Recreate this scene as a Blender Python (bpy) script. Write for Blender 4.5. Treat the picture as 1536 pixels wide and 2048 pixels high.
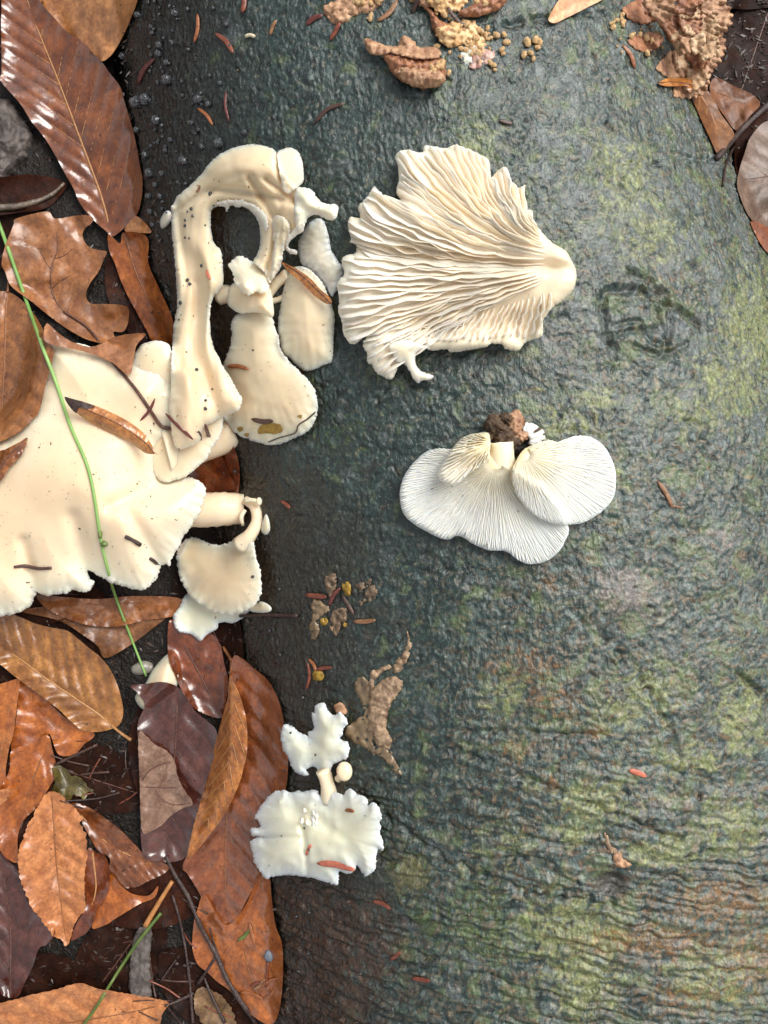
import bpy, math, random
import numpy as np
from mathutils import Vector
from mathutils.geometry import delaunay_2d_cdt

for o in list(bpy.data.objects): bpy.data.objects.remove(o)
rng = np.random.RandomState(7); random.seed(7)
sc = bpy.context.scene
# ---------------------------------------------------------------- camera, sky, sun, exposure
S = 0.0002                # metres per photo pixel on the plane z = 0 (the log's crest)
CAMH = 0.40               # camera height over the log's crest
cam = bpy.data.cameras.new('camera'); camo = bpy.data.objects.new('camera', cam)
sc.collection.objects.link(camo); sc.camera = camo
camo.location = (0, 0, CAMH); camo.rotation_euler = (0, 0, 0)
cam.sensor_fit = 'VERTICAL'; cam.angle = 2*math.atan(1024*S/CAMH)
cam.clip_start = 0.01; cam.clip_end = 200
sc.render.resolution_x = 768; sc.render.resolution_y = 1024
SUN_AZ, SUN_EL = math.radians(50), math.radians(52)     # azimuth clockwise from +Y
w = bpy.data.worlds.new('World'); sc.world = w; w.use_nodes = True
nt = w.node_tree; bg = nt.nodes['Background']
sky = nt.nodes.new('ShaderNodeTexSky'); sky.sky_type = 'NISHITA'; sky.sun_disc = False
sky.sun_elevation = SUN_EL; sky.sun_rotation = SUN_AZ; sky.dust_density = 3.0; sky.air_density = 1.0
hs = nt.nodes.new('ShaderNodeHueSaturation'); hs.inputs['Saturation'].default_value = 0.15
nt.links.new(sky.outputs[0], hs.inputs['Color']); nt.links.new(hs.outputs[0], bg.inputs['Color'])
bg.inputs['Strength'].default_value = 0.10
sl = bpy.data.lights.new('sun', 'SUN'); sl.energy = 1.5; sl.angle = math.radians(36); sl.color = (1, .96, .9)
so = bpy.data.objects.new('sun', sl); sc.collection.objects.link(so)
sd = Vector((math.sin(SUN_AZ)*math.cos(SUN_EL), math.cos(SUN_AZ)*math.cos(SUN_EL), math.sin(SUN_EL)))
so.rotation_euler = sd.to_track_quat('Z', 'Y').to_euler(); so.location = sd*2
sc.view_settings.view_transform = 'Standard'; sc.view_settings.look = 'None'
sc.view_settings.gamma = 1; sc.view_settings.exposure = 0.86
sc.render.engine = 'CYCLES'

# ---------------------------------------------------------------- maths helpers
def P(X, Y, z):
    k = (CAMH - z)/CAMH
    return np.stack([(np.asarray(X, float)-768)*S*k, (1024-np.asarray(Y, float))*S*k, np.asarray(z, float)*np.ones_like(np.asarray(X, float))], -1)
def topx(p):
    k = (CAMH - p[..., 2])/CAMH
    return 768 + p[..., 0]/(S*k), 1024 - p[..., 1]/(S*k)
def _h(ix, iy, seed):
    n = (ix*374761393 + iy*668265263 + seed*982451653) & 0xffffffff
    n = ((n ^ (n >> 13))*1274126177) & 0xffffffff
    n = (n ^ (n >> 16)) & 0xffffffff
    return n.astype(np.float64)/4294967295.0
def perlin(x, y, seed=0):
    x = np.asarray(x, float); y = np.asarray(y, float)
    x0 = np.floor(x).astype(np.int64); y0 = np.floor(y).astype(np.int64)
    fx = x-x0; fy = y-y0
    u = fx*fx*fx*(fx*(fx*6-15)+10); v = fy*fy*fy*(fy*(fy*6-15)+10)
    def g(dx, dy):
        a = _h(x0+dx, y0+dy, seed)*2*math.pi
        return np.cos(a)*(fx-dx) + np.sin(a)*(fy-dy)
    n0 = g(0, 0)*(1-u)+g(1, 0)*u; n1 = g(0, 1)*(1-u)+g(1, 1)*u
    return (n0*(1-v)+n1*v)*1.5
def fbm(x, y, seed=0, o=4):
    s = 0; a = 1; t = 0
    for i in range(o):
        s = s + a*perlin(x*2**i, y*2**i, seed+i*17); t += a; a *= .5
    return s/t
def sst(a, b, x):
    t = np.clip((x-a)/(b-a), 0, 1); return t*t*(3-2*t)
def inside(X, Y, poly):
    X = np.asarray(X, float); Y = np.asarray(Y, float); r = np.zeros(X.shape, bool)
    n = len(poly); j = n-1
    for i in range(n):
        xi, yi = poly[i]; xj, yj = poly[j]
        if yi != yj:
            r ^= ((yi > Y) != (yj > Y)) & (X < (xj-xi)*(Y-yi)/(yj-yi)+xi)
        j = i
    return r
def edist(X, Y, poly, closed=True):
    """distance to a polyline, arc length of the nearest point, signed side"""
    sh = np.shape(X); X = np.ravel(X).astype(float); Y = np.ravel(Y).astype(float)
    A = np.asarray(poly, float); B = np.roll(A, -1, 0)
    if not closed: A, B = A[:-1], B[:-1]
    D = B-A; L = np.hypot(D[:, 0], D[:, 1])+1e-9; cum = np.concatenate([[0], np.cumsum(L)[:-1]])
    bd = np.full(X.shape, 1e9); ba = np.zeros(X.shape); bs = np.ones(X.shape)
    m = len(A)
    for i in range(m):
        t = ((X-A[i, 0])*D[i, 0]+(Y-A[i, 1])*D[i, 1])/L[i]**2
        lo = -9 if (not closed and i == 0) else 0
        hi = 9 if (not closed and i == m-1) else 1
        t = np.clip(t, lo, hi)
        qx = A[i, 0]+t*D[i, 0]-X; qy = A[i, 1]+t*D[i, 1]-Y
        d = np.hypot(qx, qy); k = d < bd
        bd = np.where(k, d, bd); ba = np.where(k, cum[i]+t*L[i], ba)
        sgn = np.where(D[i, 0]*(Y-A[i, 1])-D[i, 1]*(X-A[i, 0]) >= 0, 1, -1)
        bs = np.where(k, sgn, bs)
    return bd.reshape(sh), ba.reshape(sh), bs.reshape(sh)
def spline(pts, n=None, step=4.0, closed=False):
    """Catmull-Rom resampled evenly"""
    p = np.asarray(pts, float)
    if closed: q = np.vstack([p[-1:], p, p[:2]])
    else: q = np.vstack([2*p[0]-p[1], p, 2*p[-1]-p[-2]])
    out = []
    for i in range(1, len(q)-2):
        t = np.linspace(0, 1, 9)[:-1, None]
        a, b, c, d = q[i-1], q[i], q[i+1], q[i+2]
        out.append(.5*((2*b)+(c-a)*t+(2*a-5*b+4*c-d)*t*t+(3*b-a-3*c+d)*t**3))
    out = np.vstack(out + ([q[-2][None]] if not closed else [q[1][None]]))
    d = np.hypot(*(np.diff(out[:, :2], axis=0).T)); cum = np.concatenate([[0], np.cumsum(d)])
    if n is None: n = max(3, int(cum[-1]/step)+1)
    tt = np.linspace(0, cum[-1], n + (1 if closed else 0))
    r = np.stack([np.interp(tt, cum, out[:, k]) for k in range(out.shape[1])], -1)
    return r[:-1] if closed else r

# ---------------------------------------------------------------- object helpers
COL = sc.collection
def setp(o, label=None, cat=None, group=None, kind=None):
    if label: o['label'] = label
    if cat: o['category'] = cat
    if group: o['group'] = group
    if kind: o['kind'] = kind
    return o
def thing(name, label, cat, loc, group=None):
    o = bpy.data.objects.new(name, None); COL.objects.link(o); o.location = tuple(loc); o.empty_display_size = .01
    return setp(o, label, cat, group)
def wloc(o):
    v = Vector((0, 0, 0))
    while o is not None: v += o.location; o = o.parent
    return np.array(v)
def mesh(name, V, F, mat, parent=None, smooth=True, col=None, origin=None):
    V = np.asarray(V, float)
    base = wloc(parent) if parent is not None else (np.asarray(origin) if origin is not None else V.mean(0))
    me = bpy.data.meshes.new(name)
    if isinstance(F, np.ndarray):
        n, k = F.shape
        me.vertices.add(len(V)); me.vertices.foreach_set('co', (V-base).astype(np.float32).ravel())
        me.loops.add(n*k); me.loops.foreach_set('vertex_index', F.astype(np.int32).ravel())
        me.polygons.add(n); me.polygons.foreach_set('loop_start', (np.arange(n)*k).astype(np.int32))
        me.update(calc_edges=True); me.validate()
    else:
        me.from_pydata((V-base).tolist(), [], [list(f) for f in F])
    if smooth: me.polygons.foreach_set('use_smooth', np.ones(len(me.polygons), bool))
    if col is not None:
        ca = me.color_attributes.new('Col', 'FLOAT_COLOR', 'POINT')
        c = np.ones((len(V), 4), np.float32); c[:, :col.shape[1]] = col
        ca.data.foreach_set('color', c.ravel())
    me.materials.append(mat); me.update()
    o = bpy.data.objects.new(name, me); COL.objects.link(o)
    if parent is not None: o.parent = parent
    else: o.location = tuple(base)
    return o
def tube(path, rad, sides=6, flat=1.0):
    path = np.asarray(path, float); n = len(path); rad = np.ones(n)*rad
    T = np.gradient(path, axis=0); T /= np.linalg.norm(T, axis=1)[:, None]+1e-12
    up = np.array([0, 0, 1.0]); N1 = np.cross(T, up); l = np.linalg.norm(N1, axis=1)[:, None]
    N1 = np.where(l > 1e-6, N1/(l+1e-12), np.array([1.0, 0, 0])); N2 = np.cross(N1, T)
    V = []; F = []
    for i in range(n):
        for k in range(sides):
            a = 2*math.pi*k/sides
            V.append(path[i]+rad[i]*(math.cos(a)*N1[i]+flat*math.sin(a)*N2[i]))
    for i in range(n-1):
        for k in range(sides):
            b = (k+1) % sides
            F.append((i*sides+k, i*sides+b, (i+1)*sides+b, (i+1)*sides+k))
    F.append(tuple(range(sides))[::-1]); F.append(tuple((n-1)*sides+k for k in range(sides)))
    return V, F
def blob(seed=0, nu=12, nv=8, amp=.15, fr=2.0):
    V = [(0, 0, 1.0)]; F = []
    for j in range(1, nv):
        for i in range(nu):
            a = 2*math.pi*i/nu; b = math.pi*j/nv
            V.append((math.sin(b)*math.cos(a), math.sin(b)*math.sin(a), math.cos(b)))
    V.append((0, 0, -1.0)); V = np.array(V)
    r = 1+amp*(perlin(V[:, 0]*fr+V[:, 2]*1.3*fr+9, V[:, 1]*fr-V[:, 2]*fr, seed)*1.6)
    V = V*r[:, None]; n = len(V)-1
    for i in range(nu): F.append((0, 1+i, 1+(i+1) % nu)); F.append((n, n-1-i, n-1-(i+1) % nu))
    for j in range(nv-2):
        for i in range(nu):
            a = 1+j*nu+i; b = 1+j*nu+(i+1) % nu; F.append((a, a+nu, b+nu, b))
    return V, F
def instance(src_mesh, name, loc, scale, rz, parent=None, mat=None):
    o = bpy.data.objects.new(name, src_mesh); COL.objects.link(o)
    loc = np.asarray(loc, float)
    if parent is not None: o.parent = parent; loc = loc-wloc(parent)
    o.location = tuple(loc); o.scale = tuple(scale); o.rotation_euler = (0, 0, rz)
    return o

# ---------------------------------------------------------------- materials
class Mat:
    def __init__(s, name):
        s.m = bpy.data.materials.new(name); s.m.use_nodes = True; s.t = s.m.node_tree
        s.b = s.t.nodes['Principled BSDF']; s.tc = s.t.nodes.new('ShaderNodeTexCoord')
    def n(s, kind, **kw):
        x = s.t.nodes.new(kind)
        for k, v in kw.items(): setattr(x, k, v)
        return x
    def l(s, a, b): s.t.links.new(a, b)
    def noise(s, scale, detail=4, rough=.55, stretch=None, dist=0, coord='Object'):
        x = s.n('ShaderNodeTexNoise'); x.inputs['Scale'].default_value = scale; x.inputs['Detail'].default_value = detail
        x.inputs['Roughness'].default_value = rough; x.inputs['Distortion'].default_value = dist
        if stretch:
            mp = s.n('ShaderNodeMapping'); mp.inputs['Scale'].default_value = stretch
            s.l(s.tc.outputs[coord], mp.inputs[0]); s.l(mp.outputs[0], x.inputs['Vector'])
        else: s.l(s.tc.outputs[coord], x.inputs['Vector'])
        return x.outputs['Fac']
    def ramp(s, fac, a, b, ca=(0, 0, 0), cb=(1, 1, 1)):
        r = s.n('ShaderNodeValToRGB'); e = r.color_ramp.elements
        e[0].position = a; e[1].position = b; e[0].color = (*ca, 1); e[1].color = (*cb, 1)
        s.l(fac, r.inputs[0]); return r.outputs[0]
    def mix(s, fac, a, b, mode='MIX'):
        x = s.n('ShaderNodeMix', data_type='RGBA', blend_type=mode)
        for sock, v in ((x.inputs['Factor'], fac), (x.inputs[6], a), (x.inputs[7], b)):
            if isinstance(v, (int, float)): sock.default_value = v
            elif isinstance(v, tuple): sock.default_value = (*v, 1) if len(v) == 3 else v
            else: s.l(v, sock)
        return x.outputs[2]
    def bump(s, h, dist, strength=1.0, prev=None):
        x = s.n('ShaderNodeBump'); x.inputs['Distance'].default_value = dist; x.inputs['Strength'].default_value = strength
        s.l(h, x.inputs['Height'])
        if prev is not None: s.l(prev, x.inputs['Normal'])
        return x.outputs[0]
    def out(s, col=None, rough=None, normal=None, **kw):
        for name, v in (('Base Color', col), ('Roughness', rough), ('Normal', normal)):
            if v is None: continue
            k = s.b.inputs[name]
            if isinstance(v, (int, float)): k.default_value = v
            elif isinstance(v, tuple): k.default_value = (*v, 1)
            else: s.l(v, k)
        for k, v in kw.items():
            k = k.replace('_', ' ')
            if isinstance(v, tuple) and k not in ('Subsurface Radius',): v = (*v, 1)
            s.b.inputs[k].default_value = v
        return s.m
    def attr(s, name='Col'):
        x = s.n('ShaderNodeAttribute'); x.attribute_name = name; return x.outputs['Color']

def bark_mat():
    m = Mat('wet_bark'); c = m.attr()
    f = m.noise(900, 5, .65); f2 = m.noise(330, 4, .6)
    k = m.ramp(f, .3, .72, (.5, .5, .5), (1.5, 1.5, 1.5))
    k2 = m.ramp(f2, .3, .7, (.65, .67, .68), (1.35, 1.33, 1.3))
    c = m.mix(1.0, c, k, 'MULTIPLY'); c = m.mix(1.0, c, k2, 'MULTIPLY')
    c = m.mix(1.0, c, (.70, .76, .76), 'MULTIPLY')
    h = m.noise(430, 4, .6, (1.3, .8, 1)); h2 = m.noise(1300, 3, .6)
    b = m.bump(h, .0013, .9); b = m.bump(h2, .0003, .6, b)
    r = m.ramp(m.noise(140, 4, .6), .3, .7, (.12, .12, .12), (.30, .30, .30))
    cb = m.bump(h, .0007, .6); m.l(cb, m.b.inputs['Coat Normal'])       # film of water over the bark
    return m.out(c, r, b, IOR=1.5, Specular_IOR_Level=.5, Coat_Weight=.26, Coat_Roughness=.18, Coat_IOR=1.5)
def leaf_mat(name, c1, c2, wet=.5, dark=.5, scale=90):
    m = Mat(name)
    a = m.ramp(m.noise(scale, 5, .6), .32, .68, c1, c2)
    fine = m.ramp(m.noise(700, 4, .6), .3, .7, (.78, .74, .70), (1.2, 1.2, 1.2))
    mid = m.ramp(m.noise(210, 4, .65, dist=.6), .32, .68, (.62, .54, .48), (1.22, 1.25, 1.25)); a = m.mix(1.0, a, mid, 'MULTIPLY')
    a = m.mix(1.0, a, fine, 'MULTIPLY')
    sp = m.ramp(m.noise(330, 3, .55, dist=.4), .66, .74)
    a = m.mix(sp, a, tuple(x*.28 for x in c1)) if dark > .4 else m.mix(m.mix(.5, sp, (0, 0, 0)), a, tuple(x*.4 for x in c1))
    big = m.ramp(m.noise(34, 3, .6), .54, .72)
    a = m.mix(m.mix(.65, (0, 0, 0), big), a, tuple(x*.42 for x in c1))
    b = m.bump(m.noise(520, 4, .6), .0003, .4); b = m.bump(m.noise(70, 3, .5), .003, .4, b)
    r = m.ramp(m.noise(60, 3, .6), .35, .65, (.40-.24*wet,)*3, (.55-.30*wet,)*3)
    a = m.mix(1.0, a, (1.02, .86, .70), 'MULTIPLY')
    return m.out(a, r, b, Specular_IOR_Level=(.5+.4*wet) if wet >= 0 else .12, Coat_Weight=max(0., .6*wet), Coat_Roughness=.16)
def mush_mat(name, rim, mid, sss=.55, rough=.34):
    m = Mat(name); c = m.attr(); sep = m.n('ShaderNodeSeparateColor'); m.l(c, sep.inputs[0])
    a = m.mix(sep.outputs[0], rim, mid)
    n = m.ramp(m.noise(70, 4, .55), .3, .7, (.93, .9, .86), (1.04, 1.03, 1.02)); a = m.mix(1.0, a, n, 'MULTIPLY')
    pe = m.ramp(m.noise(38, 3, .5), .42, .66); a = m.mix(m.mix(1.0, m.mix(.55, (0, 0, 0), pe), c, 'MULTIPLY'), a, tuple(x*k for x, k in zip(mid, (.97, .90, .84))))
    d = m.ramp(m.noise(420, 2, .5), .735, .76); a = m.mix(m.mix(.6, (0, 0, 0), d), a, (.16, .1, .05))
    b = m.bump(m.noise(330, 3, .6), .0003, .25)
    return m.out(a, rough, b, Subsurface_Weight=sss, Subsurface_Radius=(1.0, .6, .35), Subsurface_Scale=.006, Specular_IOR_Level=.4)
def plain_mat(name, c1, c2, rough=.5, scale=300, bump=.0004, **kw):
    m = Mat(name); a = m.ramp(m.noise(scale, 4, .6), .3, .7, c1, c2)
    return m.out(a, rough, m.bump(m.noise(scale*2, 4, .6), bump, .7), **kw)

M_bark = bark_mat()
M_cream = mush_mat('mushroom_cream', (.95, .87, .71), (.865, .685, .47))
M_peach = mush_mat('mushroom_peach', (.94, .855, .69), (.855, .67, .46))
M_white = mush_mat('mushroom_white', (.99, .97, .89), (.97, .89, .67))
M_torn = mush_mat('mushroom_torn_flesh', (.97, .91, .77), (.94, .84, .64), rough=.5)
M_gill = mush_mat('mushroom_gill', (.97, .91, .80), (.93, .77, .56), sss=.45)
M_gillw = mush_mat('mushroom_gill_white', (.99, .97, .90), (.95, .79, .49), sss=.5)
M_grey = mush_mat('mushroom_wet_grey', (.74, .74, .70), (.82, .72, .58), rough=.25)
M_old = plain_mat('rotten_mushroom', (.12, .065, .04), (.56, .39, .24), .35, 330, .0014)
M_brk = plain_mat('bracket_tan', (.24, .10, .05), (.66, .41, .24), .4, 300, .0012)
M_brk2 = plain_mat('bracket_brown', (.16, .055, .03), (.52, .24, .12), .4, 260, .0008)
M_bead = plain_mat('fungus_bead', (.55, .30, .11), (.84, .60, .32), .4, 90)
M_wart = plain_mat('black_fungus', (.006, .008, .011), (.022, .028, .038), .16, 500, .0006, Specular_IOR_Level=.8, Coat_Weight=.8, Coat_Roughness=.1)
M_needle = plain_mat('needle_red_brown', (.10, .025, .015), (.26, .075, .04), .3, 350)
M_needler = plain_mat('needle_bright_red', (.42, .10, .06), (.62, .20, .12), .25, 350)
M_needled = plain_mat('needle_dark', (.035, .018, .015), (.10, .05, .035), .35, 350)
M_twig = plain_mat('twig_dark', (.018, .011, .010), (.075, .042, .034), .35, 500, .0008)
M_stickO = plain_mat('stick_orange', (.30, .11, .03), (.50, .24, .08), .4, 250)
M_vein = plain_mat('vein_tan', (.33, .15, .05), (.50, .26, .10), .4, 500)
M_veind = plain_mat('vein_dark', (.06, .028, .022), (.14, .06, .04), .35, 500)
M_veinr = plain_mat('vein_brown', (.17, .065, .025), (.30, .12, .045), .35, 500)
M_green = plain_mat('grass_stem_green', (.16, .33, .07), (.30, .50, .16), .4, 25)
M_olive = plain_mat('grass_stem_olive', (.06, .11, .02), (.15, .20, .05), .4, 150)
M_wood = plain_mat('rotten_wood', (.035, .028, .025), (.16, .13, .115), .55, 160, .0015)
M_soil = plain_mat('soil', (.003, .002, .0015), (.014, .009, .006), .5, 220, .002, Specular_IOR_Level=.3)  # near-black, so the shade between the leaves is in the colour
M_clump = plain_mat('soil_clump', (.018, .011, .007), (.17, .10, .055), .5, 330, .002)
M_yel = plain_mat('yellow_slime', (.20, .11, .012), (.42, .26, .035), .4, 400)
M_dirt = plain_mat('dirt_speck', (.02, .012, .008), (.07, .04, .025), .5, 600)
M_pale = plain_mat('pale_fleck', (.5, .42, .28), (.75, .68, .5), .4, 600)
M_blue = plain_mat('blue_grey_bead', (.10, .12, .15), (.2, .24, .29), .4, 600)

# ---------------------------------------------------------------- the fallen log
YK = np.array([-.60, -.23, 0, .125, .20, .24, .60])
CK = np.array([.14, .108, .077, .035, .013, .005, -.06])
RK = np.array([.205, .20, .19, .185, .156, .152, .14])
GROUND = -0.088
ys = np.concatenate([np.linspace(-.6, -.29, 22)[:-1], np.linspace(-.29, .29, 840), np.linspace(.29, .6, 22)[1:]])
th = np.concatenate([np.linspace(-180, -84, 22)[:-1], np.linspace(-84, 76, 780), np.linspace(76, 180, 24)[1:-1]])*math.pi/180
def smoothk(y, K):
    return sum(np.interp(y+d, YK, K) for d in (-.05, -.03, -.015, 0, .015, .03, .05))/7
cy = smoothk(ys, CK); ry = smoothk(ys, RK)
TH, YY = np.meshgrid(th, ys); CX = cy[:, None]; RR = ry[:, None]
zc = -RR - .0  # crest at z = 0
X0 = CX+RR*np.sin(TH); Z0 = zc+RR*np.cos(TH)
PX, PY = topx(np.stack([X0, YY, Z0], -1))
AX = (RR*TH+CX)/S; AY = -YY/S            # unrolled bark coordinates in photo pixels
wx = fbm(AX/60, AY/60, 3, 3)*26; wy = fbm(AX/60, AY/60, 5, 3)*26
ax, ay = AX+wx, AY+wy
low = sst(1280, 1750, PY+.12*(900-PX))    # wrinkled lower end
disp = .0016*fbm(AX/420, AY/420, 11, 3) + .0010*fbm(AX/120, AY/120, 12, 3)
cr = np.minimum(np.abs(perlin(ax/11, ay/18, 21)), .45)          # puckered skin: bulges parted by sharp creases
crb = np.minimum(np.abs(perlin(ax/20+3, ay/16, 22)), .4)
rgh = .55+.6*sst(-.25, .3, fbm(AX/110, AY/110, 29, 3))
disp += (.0013*cr+.0009*crb)*(1-.35*low)*rgh
cr2 = np.minimum(np.abs(perlin(ax/6, ay/8.5, 25)), .4)
disp += .0008*cr2
lean = AY - .10*AX + 14*np.sin(AX/170)
st = fbm(AX/190+wx/120, (lean+wy*.55)/19, 31, 3)
st2 = fbm(AX/90, (lean+wy*.5)/8.5, 33, 2)
stb = np.minimum(np.abs(perlin(AX/230+wx/150, (lean+wy*.6)/21, 35)), .4)
disp += low*(.0012*np.clip(st, -.5, .4)+.0004*st2+.0050*stb*(.45+.55*sst(-.2, .3, fbm(AX/130, AY/60, 36, 2)))) + .3*(1-low)*.0012*st
pit = sst(.50, .66, fbm(ax/26, ay/17, 41, 2)); disp -= .0011*pit
def groove(pts, width, depth, vary=True):
    global disp
    sp = spline(pts, step=6); m = (PX > min(sp[:, 0])-40) & (PX < max(sp[:, 0])+40) & (PY > min(sp[:, 1])-40) & (PY < max(sp[:, 1])+40)
    d, _, _ = edist(PX[m]+3*perlin(AX[m]/9, AY[m]/9, 81), PY[m]+3*perlin(AX[m]/9, AY[m]/9, 83), sp, False)
    g = np.exp(-(d/width)**2); rimv = np.exp(-((d-width*1.9)/(width*.8))**2)
    if vary: g = g*sst(-.35, .25, perlin(AX[m]/22, AY[m]/22, 85)); rimv = rimv*.5
    disp[m] += -depth*g+depth*.28*rimv
    gm = np.zeros(PX.shape); gm[m] = g; return gm
mark = np.zeros(PX.shape)
for pts, wd, dp in [
    ([(1219, 684), (1212, 660), (1209, 634), (1203, 610), (1210, 590), (1222, 582), (1248, 582), (1279, 581), (1300, 584)], 7, .0028),
    ([(1290, 562), (1314, 577), (1331, 607), (1340, 641), (1340, 665), (1334, 686)], 6, .0024), ([(1290, 585), (1300, 600), (1311, 618), (1317, 640), (1323, 656)], 4.5, .0020),
    ([(1262, 643), (1279, 641), (1286, 656), (1300, 677), (1314, 688)], 4.5, .0020), ([(1243, 665), (1264, 661), (1280, 660)], 5, .0022), ([(1306, 708), (1321, 713), (1339, 706)], 5, .0024),
    ([(1350, 618), (1358, 622), (1364, 626)], 6, .0032), ([(1239, 706), (1252, 718)], 4.5, .0012), ([(1244, 600), (1247, 630), (1250, 650)], 3, .0008)]:
    mark = np.maximum(mark, groove(pts, wd*1.15, dp*.7, False)*min(1, dp/.0024))
for pts, wd, dp in [
    ([(1170, 1240), (1230, 1300), (1280, 1360), (1330, 1440), (1352, 1540)], 10, .0016), ([(1400, 880), (1440, 950), (1490, 1010)], 9, .0012),
    ([(760, 1615), (850, 1690), (960, 1745), (1060, 1780), (1190, 1800)], 8, .0022), ([(940, 1510), (1090, 1570), (1260, 1640), (1390, 1690)], 7, .0018),
    ([(930, 1460), (1080, 1465), (1200, 1470)], 6, .0016), ([(780, 1700), (900, 1720), (1010, 1715)], 6, .0012),
    ([(1010, 52), (1060, 42), (1100, 30), (1170, 28)], 8, .0018), ([(1380, 315), (1440, 325)], 5, .0014), ([(1500, 1370), (1536, 1400)], 6, .0024),
    ([(770, 775), (800, 730), (830, 770), (880, 785)], 7, .0012), ([(880, 1130), (960, 1180), (1060, 1200)], 9, .0014)]:
    groove(pts, wd, dp)
def bumpg(x, y, rx, ry_, a):
    global disp
    disp += a*np.exp(-((PX-x)/rx)**2-((PY-y)/ry_)**2)
bumpg(1222, 1768, 32, 22, -.005); bumpg(1222, 1725, 22, 14, .0012); bumpg(1310, 330, 10, 6, -.002); bumpg(912, 1170, 26, 22, .0016)
bumpg(1240, 1190, 55, 40, .0018); bumpg(1272, 635, 62, 66, -.0018)
flat = np.clip(np.cos(TH)*1.3+.25, .15, 1)
disp *= flat; disp[:, :] = np.where(np.abs(TH) > 1.7, disp*.4, disp)
n_x, n_z = np.sin(TH), np.cos(TH)
LX = X0+disp*n_x; LZ = Z0+disp*n_z
# bark colours: algae, lichen, bare wood, plus a painted sky sheen
def patch(lst, scale=26, seed=51, soft=.24, thr=.44):
    g = np.zeros(PX.shape)
    for x, y, rx, ry_, a in lst: g = np.maximum(g, a*np.exp(-((PX-x)/rx)**2-((PY-y)/ry_)**2))
    n = fbm(ax/scale, ay/scale*1.2, seed, 4)
    return sst(thr-soft, thr+soft, g+n*.75*(g > .03))
base = np.zeros(PX.shape+(3,)); base[:] = (.034, .060, .055)
def blend(c, m): 
    global base
    base = base*(1-m[..., None])+np.array(c)*m[..., None]
mott = fbm(ax/17, ay/21, 61, 4); big = fbm(AX/150, AY/150, 63, 3)
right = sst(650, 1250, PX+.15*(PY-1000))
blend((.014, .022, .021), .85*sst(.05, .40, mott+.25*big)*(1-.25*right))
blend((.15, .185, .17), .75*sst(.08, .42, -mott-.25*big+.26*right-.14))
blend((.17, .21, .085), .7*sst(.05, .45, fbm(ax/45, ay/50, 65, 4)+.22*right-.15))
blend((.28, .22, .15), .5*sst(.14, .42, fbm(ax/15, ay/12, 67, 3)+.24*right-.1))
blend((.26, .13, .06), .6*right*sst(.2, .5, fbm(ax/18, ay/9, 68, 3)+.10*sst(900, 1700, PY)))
blend((.18, .195, .20), .6*sst(.12, .45, fbm(ax/60, ay/60, 69, 4)+.3*right*sst(1100, 500, PY)-.1))  # pale grey mottling, raised at upper right as a painted sky sheen
yg = patch([(1250, 370, 70, 90, .7), (1300, 470, 90, 90, .55), (1215, 300, 60, 50, .55), (960, 280, 60, 60, .5), (890, 150, 50, 40, .35), (1500, 660, 70, 130, .8), (1460, 770, 90, 70, .7), (1400, 830, 70, 40, .6),
            (1130, 850, 80, 50, .6), (1200, 800, 60, 60, .5), (1010, 1390, 60, 60, .5), (1300, 1375, 60, 50, .75), (1240, 1430, 70, 50, .6), (1480, 1430, 60, 90, .7), (1190, 1600, 90, 45, .75), (1380, 1520, 90, 40, .6),
            (1150, 1860, 110, 60, 1), (1170, 1950, 80, 90, .75), (1460, 1650, 80, 60, .75), (1330, 1700, 90, 40, .7), (1430, 1950, 110, 70, .6), (1010, 1680, 60, 40, .5), (1145, 1670, 30, 30, .8), (1230, 960, 60, 60, .35), (760, 720, 40, 70, .35), (1100, 500, 100, 200, .3)], 24, 51)
yg = yg*sst(-.5, .2, fbm(ax/11, ay/9, 52, 3))
blend((.36, .36, .13), .66*yg)
gr = patch([(960, 1810, 70, 60, .7), (1000, 1880, 80, 60, .7), (880, 1850, 60, 60, .5), (940, 270, 60, 70, .5), (690, 870, 60, 50, .4), (1080, 1440, 60, 40, .4), (820, 1740, 50, 45, .6)], 18, 53)
gr = gr*sst(-.3, .3, fbm(ax/9, ay/9, 56, 3))
blend((.15, .21, .055), .7*gr)
tanp = patch([(820, 1745, 42, 40, .9)], 16, 54); blend((.26, .21, .09), .6*tanp)
orp = patch([(1050, 1330, 90, 45, .55), (1110, 1400, 80, 45, .5), (1190, 1465, 26, 18, .7), (1035, 1500, 40, 40, .5), (1106, 1565, 16, 14, .9), (1300, 1880, 160, 40, .75), (1440, 1800, 120, 50, .75), (1500, 1920, 90, 80, .6), (1380, 1990, 130, 40, .5), (1490, 350, 40, 120, .3), (1100, 1165, 40, 30, .45), (1340, 560, 60, 40, .3)], 14, 55)
orp = orp*sst(-.4, .2, fbm(ax/12, ay/7, 58, 3))
blend((.32, .145, .05), .75*orp)
pk = patch([(1260, 1185, 75, 55, .7), (1300, 1610, 60, 20, .4), (1440, 1080, 50, 40, .4), (1465, 1600, 50, 30, .4), (1130, 700, 60, 40, .3)], 22, 57)
blend((.33, .25, .23), .6*pk)
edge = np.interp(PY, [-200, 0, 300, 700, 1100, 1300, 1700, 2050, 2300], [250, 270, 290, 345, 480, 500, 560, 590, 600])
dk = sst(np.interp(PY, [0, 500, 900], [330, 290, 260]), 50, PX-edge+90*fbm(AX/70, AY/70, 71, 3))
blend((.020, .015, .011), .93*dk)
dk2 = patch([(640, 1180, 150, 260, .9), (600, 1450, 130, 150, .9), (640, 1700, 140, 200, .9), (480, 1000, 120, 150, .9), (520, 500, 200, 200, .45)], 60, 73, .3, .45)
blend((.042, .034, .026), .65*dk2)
redb = patch([(690, 1900, 130, 110, 1), (650, 2000, 120, 90, 1), (620, 1830, 80, 80, .7), (800, 1980, 100, 70, .4)], 30, 75, .25)
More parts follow.
